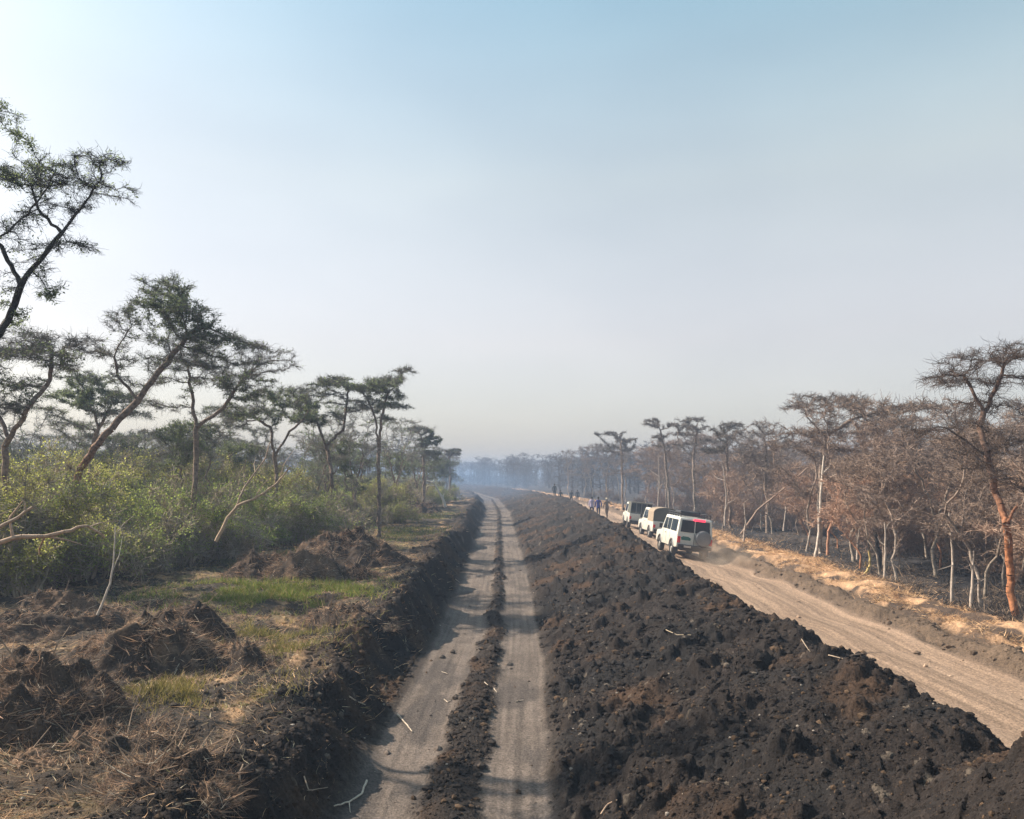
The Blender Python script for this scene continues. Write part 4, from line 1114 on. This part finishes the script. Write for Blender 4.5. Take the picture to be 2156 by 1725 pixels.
def side_body(L, zt, rear_over, wb, hood_y, hood_z):
    """lower body outline: rear at y=0, arches cut for both axles"""
    yr = rear_over; yf = rear_over + wb
    p = [(0.0, .52)] + [(0.0, zt), (hood_y, zt), (hood_y + .05, hood_z), (L - .12, hood_z - .08), (L, hood_z - .25), (L, .5)]
    p += [q for q in arch(yf)] + [q for q in arch(yr)]
    return p

def vehicle(loc, rz, roll, label, kind):
    t = empty('wagon' if kind == 'wagon' else 'pickup_truck', loc, rz)
    t.rotation_euler = (0, roll, rz)
    W = .84; L = 4.75; ro = 1.05; wb = 2.75
    tx = lambda y, z: 1.0
    body = poly_obj('body', side_body(L, 1.16, ro, wb, 3.55, 1.12), -W, W, M_WHITE, t)
    if kind == 'wagon': y_cab = 0.02; roof_end = 3.0
    else: y_cab = 1.75; roof_end = 3.0
    zt = 1.92
    nar = lambda y, z: 1 - .10 * max(0, z - 1.14) / .78
    cab = poly_obj('cab', [(y_cab, 1.14), (y_cab + .06, zt - .04), (y_cab + .22, zt), (roof_end, zt), (roof_end + .1, zt - .05), (3.55, 1.14)], -W, W, M_WHITE, t, tx=nar, bevel=.04)
    def xs(z): return W * (1 - .10 * max(0, z - 1.14) / .78)
    # side windows with pillars between
    wins = [(2.42, 2.98), (1.88, 2.36)] if kind != 'wagon' else [(2.42, 2.98), (1.62, 2.34), (.28, 1.52)]
    for s in (-1, 1):
        for (a, b) in wins:
            z0, z1 = 1.22, 1.78; ex = .30 if b > 2.9 else 0
            quad_panel('side_window', [(s * (xs(z0) + .002), a, z0), (s * (xs(z0) + .002), b + ex, z0), (s * (xs(z1) + .002), b, z1), (s * (xs(z1) + .002), a, z1)], .006, M_GLASS, t, (s, 0, 0))
        mir = box('mirror', s * .90 if s > 0 else -1.06, s * 1.06 if s > 0 else -.90, 3.12, 3.18, 1.2, 1.42, M_BLACK, t)
        box('door_handle', s * (W + .001) if s > 0 else -W - .03, W + .03 if s > 0 else -W - .001, 2.45, 2.60, 1.02, 1.05, M_BLACK, t, 0)
    for s in (-1, 1):
        for yy in ((1.60, 2.38, 3.08) if kind == 'wagon' else (1.80, 3.05)):
            x0, x1 = sorted((s * (W + .001), s * (W + .004))); box('door_seam', x0, x1, yy, yy + .02, .60, 1.15, M_BLACK, t, 0)
        for cy in (ro, ro + wb):      # black flares over the wheels
            A = [(s * (W + .01), cy + .47 * math.cos(a), .38 + .47 * math.sin(a)) for a in np.linspace(R(5), R(175), 12)]
            V_, Q_ = seg_tubes(A[:-1], A[1:], .03, .03, 6); gg = Geo(); gg.add(V_, Q_); gg.build('wheel_flare', M_GREY, t)
    quad_panel('windshield', [(-.72, 3.50, 1.22), (.72, 3.50, 1.22), (.66, 3.14, 1.84), (-.66, 3.14, 1.84)], .012, M_GLASS, t, (0, .85, .5))
    for (cy) in (ro, ro + wb):
        for s in (-1, 1): wheel(s * .74, cy, t, side=s)
    box('front_bumper', -.82, .82, L - .02, L + .16, .48, .68, M_BLACK, t)
    box('rear_bumper', -.80, .80, -.16, -.01, .50, .66, M_BLACK, t, .02)
    box('underbody', -.6, .6, .2, 4.5, .36, .53, M_BLACK, t)
    for s in (-1, 1):
        x0, x1 = sorted((s * .62, s * .86)); box('mud_flap', x0, x1, ro - .52, ro - .50, .16, .5, M_BLACK, t, 0)
        x0, x1 = sorted((s * .68, s * .83)); box('tail_light', x0, x1, -.035, -.003, .72 if kind == 'wagon' else .74, 1.02 if kind == 'wagon' else .94, M_RED, t)
        x0, x1 = sorted((s * .50, s * .74)); box('headlight', x0, x1, L + .002, L + .04, .78, .96, M_RIM, t)
    if kind == 'wagon':
        def xr(z): return xs(z) - .10
        ry = lambda z: .02 + .06 * (z - 1.14) / .78 - .008
        for (a, b) in ((-.70, -.06), (-.01, .70)):
            quad_panel('rear_window', [(a, ry(1.24) , 1.24), (b, ry(1.24), 1.24), (b * .93, ry(1.80), 1.80), (a * .93, ry(1.80), 1.80)], .012, M_GLASS, t, (0, -1, 0))
        box('brake_light', -.12, .42, -.035, .045, 1.79, 1.90, M_REDON, t)
        box('door_seam', -.045, -.025, -.012, -.002, .6, 1.2, M_BLACK, t, 0)
        # spare wheel in its cover on the right door
        sp = empty('spare_wheel'); sp.parent = t
        def lathe_y(name, prof, cx, cy, cz, mat, k=30):
            g = Geo(); a = np.arange(k) * 2 * math.pi / k; n = len(prof)
            V = np.array([[(cx + r * math.cos(q), cy + y, cz + r * math.sin(q)) for q in a] for (y, r) in prof]).reshape(-1, 3)
            idx = np.arange(n * k).reshape(n, k); nx = np.roll(idx, -1, 1)
            g.add(V, np.stack([idx[:-1], idx[1:], nx[1:], nx[:-1]], -1).reshape(-1, 4)); g.build(name, mat, sp, smooth=True)
        lathe_y('tyre', [(-.02, .30), (-.02, .37), (-.20, .37), (-.23, .33)], .36, 0, 1.02, M_GREY)
        lathe_y('cover', [(-.232, .33), (-.235, .32), (-.245, .2), (-.25, .0)], .36, 0, 1.02, M_GREY)
        # green lettering plate on the left door
        em = quad_panel('door_marking', [(-.62, -.004, .86), (-.20, -.004, .86), (-.18, -.004, .96), (-.30, -.004, 1.03), (-.56, -.004, 1.04), (-.66, -.004, .98)], .006, M_GREENP, t, (0, -1, 0))
        box('number_plate', -.52, -.18, -.175, -.162, .53, .63, M_RIM, t, 0)
        box('roof_load', -.55, .45, 1.1, 2.2, 2.05, 2.20, M_BLACK, t, .04)
        # roof rack
        rk = Geo(); A = []; B = []
        for s in (-1, 1):
            for z in (2.02, 2.12): A.append((s * .70, .25, z)); B.append((s * .70, 2.95, z))
            for y in np.linspace(.25, 2.95, 6): A.append((s * .70, y, 1.9)); B.append((s * .70, y, 2.12))
        for y in np.linspace(.25, 2.95, 12): A.append((-.70, y, 2.02)); B.append((.70, y, 2.02))
        for y in (.25, 2.95): A.append((-.70, y, 2.12)); B.append((.70, y, 2.12))
        V, Q = seg_tubes(A, B, .022, .022, 6); rk.add(V, Q); ro_ = rk.build('roof_rack', M_BLACK, t)
    else:
        cm = M_CANVAS if kind == 'canvas' else M_CANVASD
        box('tailgate', -.74, .74, -.025, -.004, .72, 1.12, M_WHITE, t)
        if kind == 'canvas':
            hz = 2.06
            # arched canvas tilt, open hood at the back
            ang = np.linspace(0, math.pi, 15)
            sec = [(-.85, 1.12), (-.85, 1.75)] + [(-.85 * math.cos(a) if False else -.82 * math.cos(a), 1.78 + (hz - 1.78) * math.sin(a)) for a in ang] + [(.85, 1.75), (.85, 1.12)]
            V = []; n = len(sec); ys = [0.02, .45, .9, 1.35, 1.72]
            for i, y in enumerate(ys):
                sg = 0 if i % 2 == 0 else -.02
                V += [(x * (1 + sg * .3), y, z + sg) for (x, z) in sec]
            F = [(i * n + j, i * n + j + 1, (i + 1) * n + j + 1, (i + 1) * n + j) for i in range(len(ys) - 1) for j in range(n - 1)]
            me = bpy.data.meshes.new('canvas_tilt'); me.from_pydata(V, [], F); me.materials.append(cm)
            o = bpy.data.objects.new('canvas_tilt', me); col.objects.link(o); o.parent = t
            so = o.modifiers.new('thick', 'SOLIDIFY'); so.thickness = .02
            V = [(x, .03, z) for (x, z) in sec]
            quad_panel('rear_shade_sheet', V[::-1], .02, M_CANVASD, t, (0, 1, 0))  # dark sheet standing in for the shade inside the open back
            quad_panel('front_flap', [(x, 1.68, z) for (x, z) in sec][::-1], .02, M_CANVASD, t, (0, 1, 0))
        else:
            g = Geo(); A = []; B = []
            for y in (.05, .6, 1.15, 1.68):
                for s in (-1, 1): A.append((s * .80, y, 1.12)); B.append((s * .76, y, 1.95))
                A.append((-.76, y, 1.95)); B.append((.76, y, 1.95))
            for s in (-1, 1):
                A.append((s * .76, .05, 1.95)); B.append((s * .76, 1.68, 1.95))
            for x in (-.38, 0, .38): A.append((x, .05, 1.12)); B.append((x, .05, 1.95))
            V, Q = seg_tubes(A, B, .028, .028, 6); g.add(V, Q); g.build('cage_frame', M_GREY, t)
            quad_panel('cage_cover', [(-.80, .0, 1.97), (.80, .0, 1.97), (.80, 1.72, 1.97), (-.80, 1.72, 1.97)], .025, M_CANVASD, t, (0, 0, 1))
            for s in (-1, 1):
                quad_panel('side_curtain', [(s * .80, .08, 1.13), (s * .80, 1.66, 1.13), (s * .775, 1.66, 1.94), (s * .775, .08, 1.94)], .01, M_CANVASD, t, (s, 0, 0))
            quad_panel('rear_screen', [(-.76, .09, 1.13), (.76, .09, 1.13), (.74, .09, 1.93), (-.74, .09, 1.93)], .008, M_GLASS, t, (0, 1, 0))
            box('bulkhead', -.80, .80, 1.70, 1.73, 1.13, 1.94, M_CANVASD, t, 0)
    t.scale = (1.06, 1.06, 1.06)
    tag(t, label, 'wagon' if kind == 'wagon' else 'pickup truck', 'vehicles driving away in convoy on the right road')
    return t
vehicle((9.0, 41.3, ground_z(9.0, 43) - .0), R(1.5), R(7.0), 'white wagon with roof rack, red brake light and spare wheel, last in the convoy', 'wagon')
vehicle((10.15, 55, ground_z(10.1, 57) - .02), R(2), R(6.5), 'white pickup with brown canvas tilt, between the wagon and the dark backed pickup', 'canvas')
vehicle((9.95, 64.5, ground_z(9.9, 66) - .02), R(-2), R(6.5), 'white pickup with dark screened cage on its bed, leading the convoy', 'cage')

# ------------------------------------------------------------------ people
M_SKIN = mat_plain('dark_skin', (0.09, 0.05, 0.035), .6)
M_HAIR = mat_plain('black_hair', (0.012, 0.011, 0.01), .8)
def cloth(name, c): return mat_plain(name, c, .9, spec=.1, var=.2, vs=5)

def person(x, y, rz, pose, top, bottom, hat, label, h=1.72):
    root = empty('person', (x, y, ground_z(x, y) + .01), rz)
    V, E, Rd, roots = [], [], [], []
    def v(p, r, par=None):
        V.append(p); Rd.append(r)
        if par is not None: E.append((par, len(V) - 1))
        return len(V) - 1
    s = pose['stride']
    pel = v((0, 0, .94), (.15, .11)); roots.append(pel)
    w = v((0, .0, 1.08), (.135, .10), pel); ch = v((0, -.01, 1.28), (.165, .115), w); nk0 = v((0, -.01, 1.44), (.10, .08), ch)
    nk = v((0, .0, 1.50), (.055, .055), nk0); h1 = v((0, .015, 1.58), (.07, .082), nk); h2 = v((0, .01, 1.65), (.078, .098), h1); h3 = v((0, 0, 1.71), (.06, .075), h2)
    for sd in (-1, 1):
        k = s * sd
        hp = v((sd * .10, 0, .88), (.10, .10), pel); kn = v((sd * .105, .10 + .16 * k, .50), (.062, .064), hp)
        an = v((sd * .105, .26 * k - .04 * (k < 0), .11 + (.06 if k < 0 else 0)), (.042, .045), kn)
        hl = v((sd * .11, .26 * k + .02, .05 + (.03 if k < 0 else 0)), (.045, .04), an); v((sd * .12, .26 * k + .17, .035), (.042, .030), hl)
        sh = v((sd * .19, -.01, 1.40), (.065, .065), nk0)
        el = v(pose.get('elbow' + str(sd), (sd * .25, -.04 - .10 * k, 1.13)), (.045, .047), sh)
        wr = v(pose.get('wrist' + str(sd), (sd * .25, .04 - .20 * k, .90)), (.030, .032), el)
        wp = np.array(V[wr]); d = norm(wp - np.array(V[el]))
        pm = v(tuple(wp + d * .07), (.035, .020), wr)
        sx = np.array((0, 1, 0)) if abs(d[2]) > .5 else np.array((0, 0, 1.))
        for f, (o_, ln) in enumerate([(-.030, .07), (-.010, .082), (.010, .076), (.030, .06)]):
            a0 = v(tuple(wp + d * .08 + sx * o_), (.010, .010)); roots.append(a0)
            a1 = v(tuple(wp + d * (.08 + ln * .6) + sx * o_), (.009, .009), a0); v(tuple(wp + d * (.08 + ln) + sx * o_ + np.array((-sd * .015, 0, 0))), (.008, .008), a1)
        a0 = v(tuple(wp + d * .03 + sx * .02), (.011, .011)); roots.append(a0); v(tuple(wp + d * .07 + sx * .06), (.009, .009), a0)
        a0 = v((sd * .07, 0, 1.63), (.012, .02)); roots.append(a0); v((sd * .088, -.005, 1.635), (.008, .022), a0)   # ear
    a0 = v((0, .09, 1.63), (.014, .016)); roots.append(a0); v((0, .118, 1.615), (.010, .010), a0)    # nose
    me = bpy.data.meshes.new('tmp'); me.from_pydata(V, E, []); o = bpy.data.objects.new('tmp', me); col.objects.link(o)
    sk = o.modifiers.new('s', 'SKIN'); ss = o.modifiers.new('d', 'SUBSURF'); ss.levels = 1; ss.render_levels = 1
    for i, r in enumerate(Rd):
        me.skin_vertices[0].data[i].radius = r; me.skin_vertices[0].data[i].use_root = i in roots
    dg = bpy.context.evaluated_depsgraph_get(); m2 = bpy.data.meshes.new_from_object(o.evaluated_get(dg)); bpy.data.objects.remove(o)
    m2.name = 'body'; m2.materials.clear()
    for m in (M_SKIN, top, bottom, M_BLACK): m2.materials.append(m)
    hem = pose.get('hem', .86); slv = pose.get('sleeve', .95)
    for p in m2.polygons:
        c = p.center; p.use_smooth = True
        if c.z > 1.49: k = 0
        elif abs(c.x) > .20 and c.z > 0.72:
            k = 1 if c.z > slv else 0
        elif c.z > hem: k = 1
        elif c.z > .11: k = 2
        else: k = 3
        p.material_index = k
    b = bpy.data.objects.new('body', m2); col.objects.link(b); b.parent = root
    # hair or hat
    g = Geo(); n = 10; k = 20; prof = []
    if hat is None: prof = [(.088, 1.615), (.096, 1.65), (.092, 1.70), (.070, 1.745), (.035, 1.765), (.0, 1.77)]
    else: prof = [(.15, 1.665), (.10, 1.675), (.098, 1.73), (.08, 1.775), (.0, 1.785)]
    a = np.arange(k) * 2 * math.pi / k
    Vv = np.array([[(r * math.cos(t) * .92, r * math.sin(t) * 1.1 - .01, z) for t in a] for (r, z) in prof]).reshape(-1, 3)
    idx = np.arange(len(prof) * k).reshape(len(prof), k); nx = np.roll(idx, -1, 1)
    g.add(Vv, np.stack([idx[:-1], nx[:-1], nx[1:], idx[1:]], -1).reshape(-1, 4)); g.build('hat' if hat else 'hair', hat or M_HAIR, root, smooth=True)
    root.scale = (h / 1.52,) * 3
    tag(root, label, 'person', 'people walking ahead on the right road')
blue = cloth('blue_jacket', (0.03, 0.04, 0.22)); navy = cloth('navy_trousers', (0.02, 0.022, 0.05)); lilac = cloth('pale_lilac_shirt', (0.45, 0.40, 0.55)); khaki = cloth('brown_khaki', (0.14, 0.105, 0.08))
tan = cloth('tan_cap', (0.45, .38, .28)); dark = cloth('dark_clothes', (0.025, 0.035, 0.04)); dark2 = cloth('charcoal_clothes', (0.04, 0.045, 0.05))
person(8.28, 79, 0, dict(stride=1), blue, navy, None, 'person in blue jacket and dark trousers walking beside the pale shirted one')
person(7.85, 81, 0, dict(stride=-1), lilac, navy, None, 'person in pale lilac shirt half hidden behind the blue jacket')
person(9.15, 79.5, 0.2, {'stride': 1, 'elbow1': (.36, .05, 1.22), 'wrist1': (.55, .10, 1.20), 'hem': .55}, khaki, khaki, tan, 'person in brown clothes and pale cap holding one arm out')
person(9.7, 122, 0, dict(stride=1), dark2, khaki, None, 'distant person walking alone furthest right on the road')
person(8.5, 118, 0, dict(stride=-1), dark, dark, None, 'distant person in dark clothes at the foot of the berm')
person(6.9, 117, .4, dict(stride=.4), dark, dark, None, 'distant dark clothed person standing on the berm, right one of the pair', 1.78)
person(6.0, 116, -.3, dict(stride=-.4), dark, dark, None, 'distant dark clothed person standing on the berm, left one of the pair', 1.8)

# ------------------------------------------------------------------ haze
def haze():
    me = bpy.data.meshes.new('haze')
    s, b, t = 3200, -2.2, 15.5
    V = [(x, y, z) for z in (b, t) for (x, y) in ((-s, -s), (s, -s), (s, s), (-s, s))]
    me.from_pydata(V, [], [(0, 3, 2, 1), (4, 5, 6, 7), (0, 1, 5, 4), (1, 2, 6, 5), (2, 3, 7, 6), (3, 0, 4, 7)])
    m = bpy.data.materials.new('haze'); m.use_nodes = True; nt = m.node_tree
    nt.nodes.remove(nt.nodes['Principled BSDF'])
    pv = nt.nodes.new('ShaderNodeVolumePrincipled')
    pv.inputs['Color'].default_value = HAZE_COL
    pv.inputs['Density'].default_value = HAZE_DENS
    pv.inputs['Anisotropy'].default_value = 0.0
    nt.links.new(pv.outputs[0], nt.nodes['Material Output'].inputs['Volume'])
    me.materials.append(m)
    o = bpy.data.objects.new('haze', me); col.objects.link(o)
    tag(o, 'thin bluish smoke haze hanging over the whole site', 'haze', kind='stuff')
haze()

def puff(name, label, cat, c, r, dens, colr, seed):
    """a soft edged cloud of smoke or dust, thinning towards its rim"""
    bpy.ops.mesh.primitive_uv_sphere_add(segments=24, ring_count=14, radius=1, location=c)
    o = bpy.context.object; o.name = name; o.scale = r
    m = bpy.data.materials.new(name); m.use_nodes = True; nt = m.node_tree; L = nt.links
    nt.nodes.remove(nt.nodes['Principled BSDF'])
    pv = nt.nodes.new('ShaderNodeVolumePrincipled'); pv.inputs['Color'].default_value = (*colr, 1)
    tc = nd(nt, 'ShaderNodeTexCoord'); ln = nd(nt, 'ShaderNodeVectorMath'); ln.operation = 'LENGTH'
    L.new(tc.outputs['Object'], ln.inputs[0])
    mr = nd(nt, 'ShaderNodeMapRange'); mr.interpolation_type = 'SMOOTHSTEP'
    mr.inputs['From Min'].default_value = 1.0; mr.inputs['From Max'].default_value = 0.15; mr.inputs['To Max'].default_value = dens
    L.new(ln.outputs['Value'], mr.inputs['Value'])
    nz = nd(nt, 'ShaderNodeTexNoise', Scale=2.2, Detail=2.0); L.new(tc.outputs['Object'], nz.inputs['Vector'])
    m2 = nd(nt, 'ShaderNodeMapRange'); m2.inputs['From Min'].default_value = .38; m2.inputs['From Max'].default_value = .62
    L.new(nz.outputs['Fac'], m2.inputs['Value'])
    mu = nd(nt, 'ShaderNodeMath'); mu.operation = 'MULTIPLY'
    L.new(mr.outputs[0], mu.inputs[0]); L.new(m2.outputs[0], mu.inputs[1]); L.new(mu.outputs[0], pv.inputs['Density'])
    L.new(pv.outputs[0], nt.nodes['Material Output'].inputs['Volume'])
    o.data.materials.clear(); o.data.materials.append(m)
    tag(o, label, cat, kind='stuff')
puff('smoke', 'thin blue smoke drifting low over the bend of the track', 'smoke', (-12, 130, 2.5), (22, 50, 6.5), .012, (.30, .52, .88), 1)
puff('dust', 'pale dust kicked up behind the last vehicle', 'dust', (9.8, 38.5, .4), (1.8, 4.0, .9), .22, (.70, .58, .46), 2)
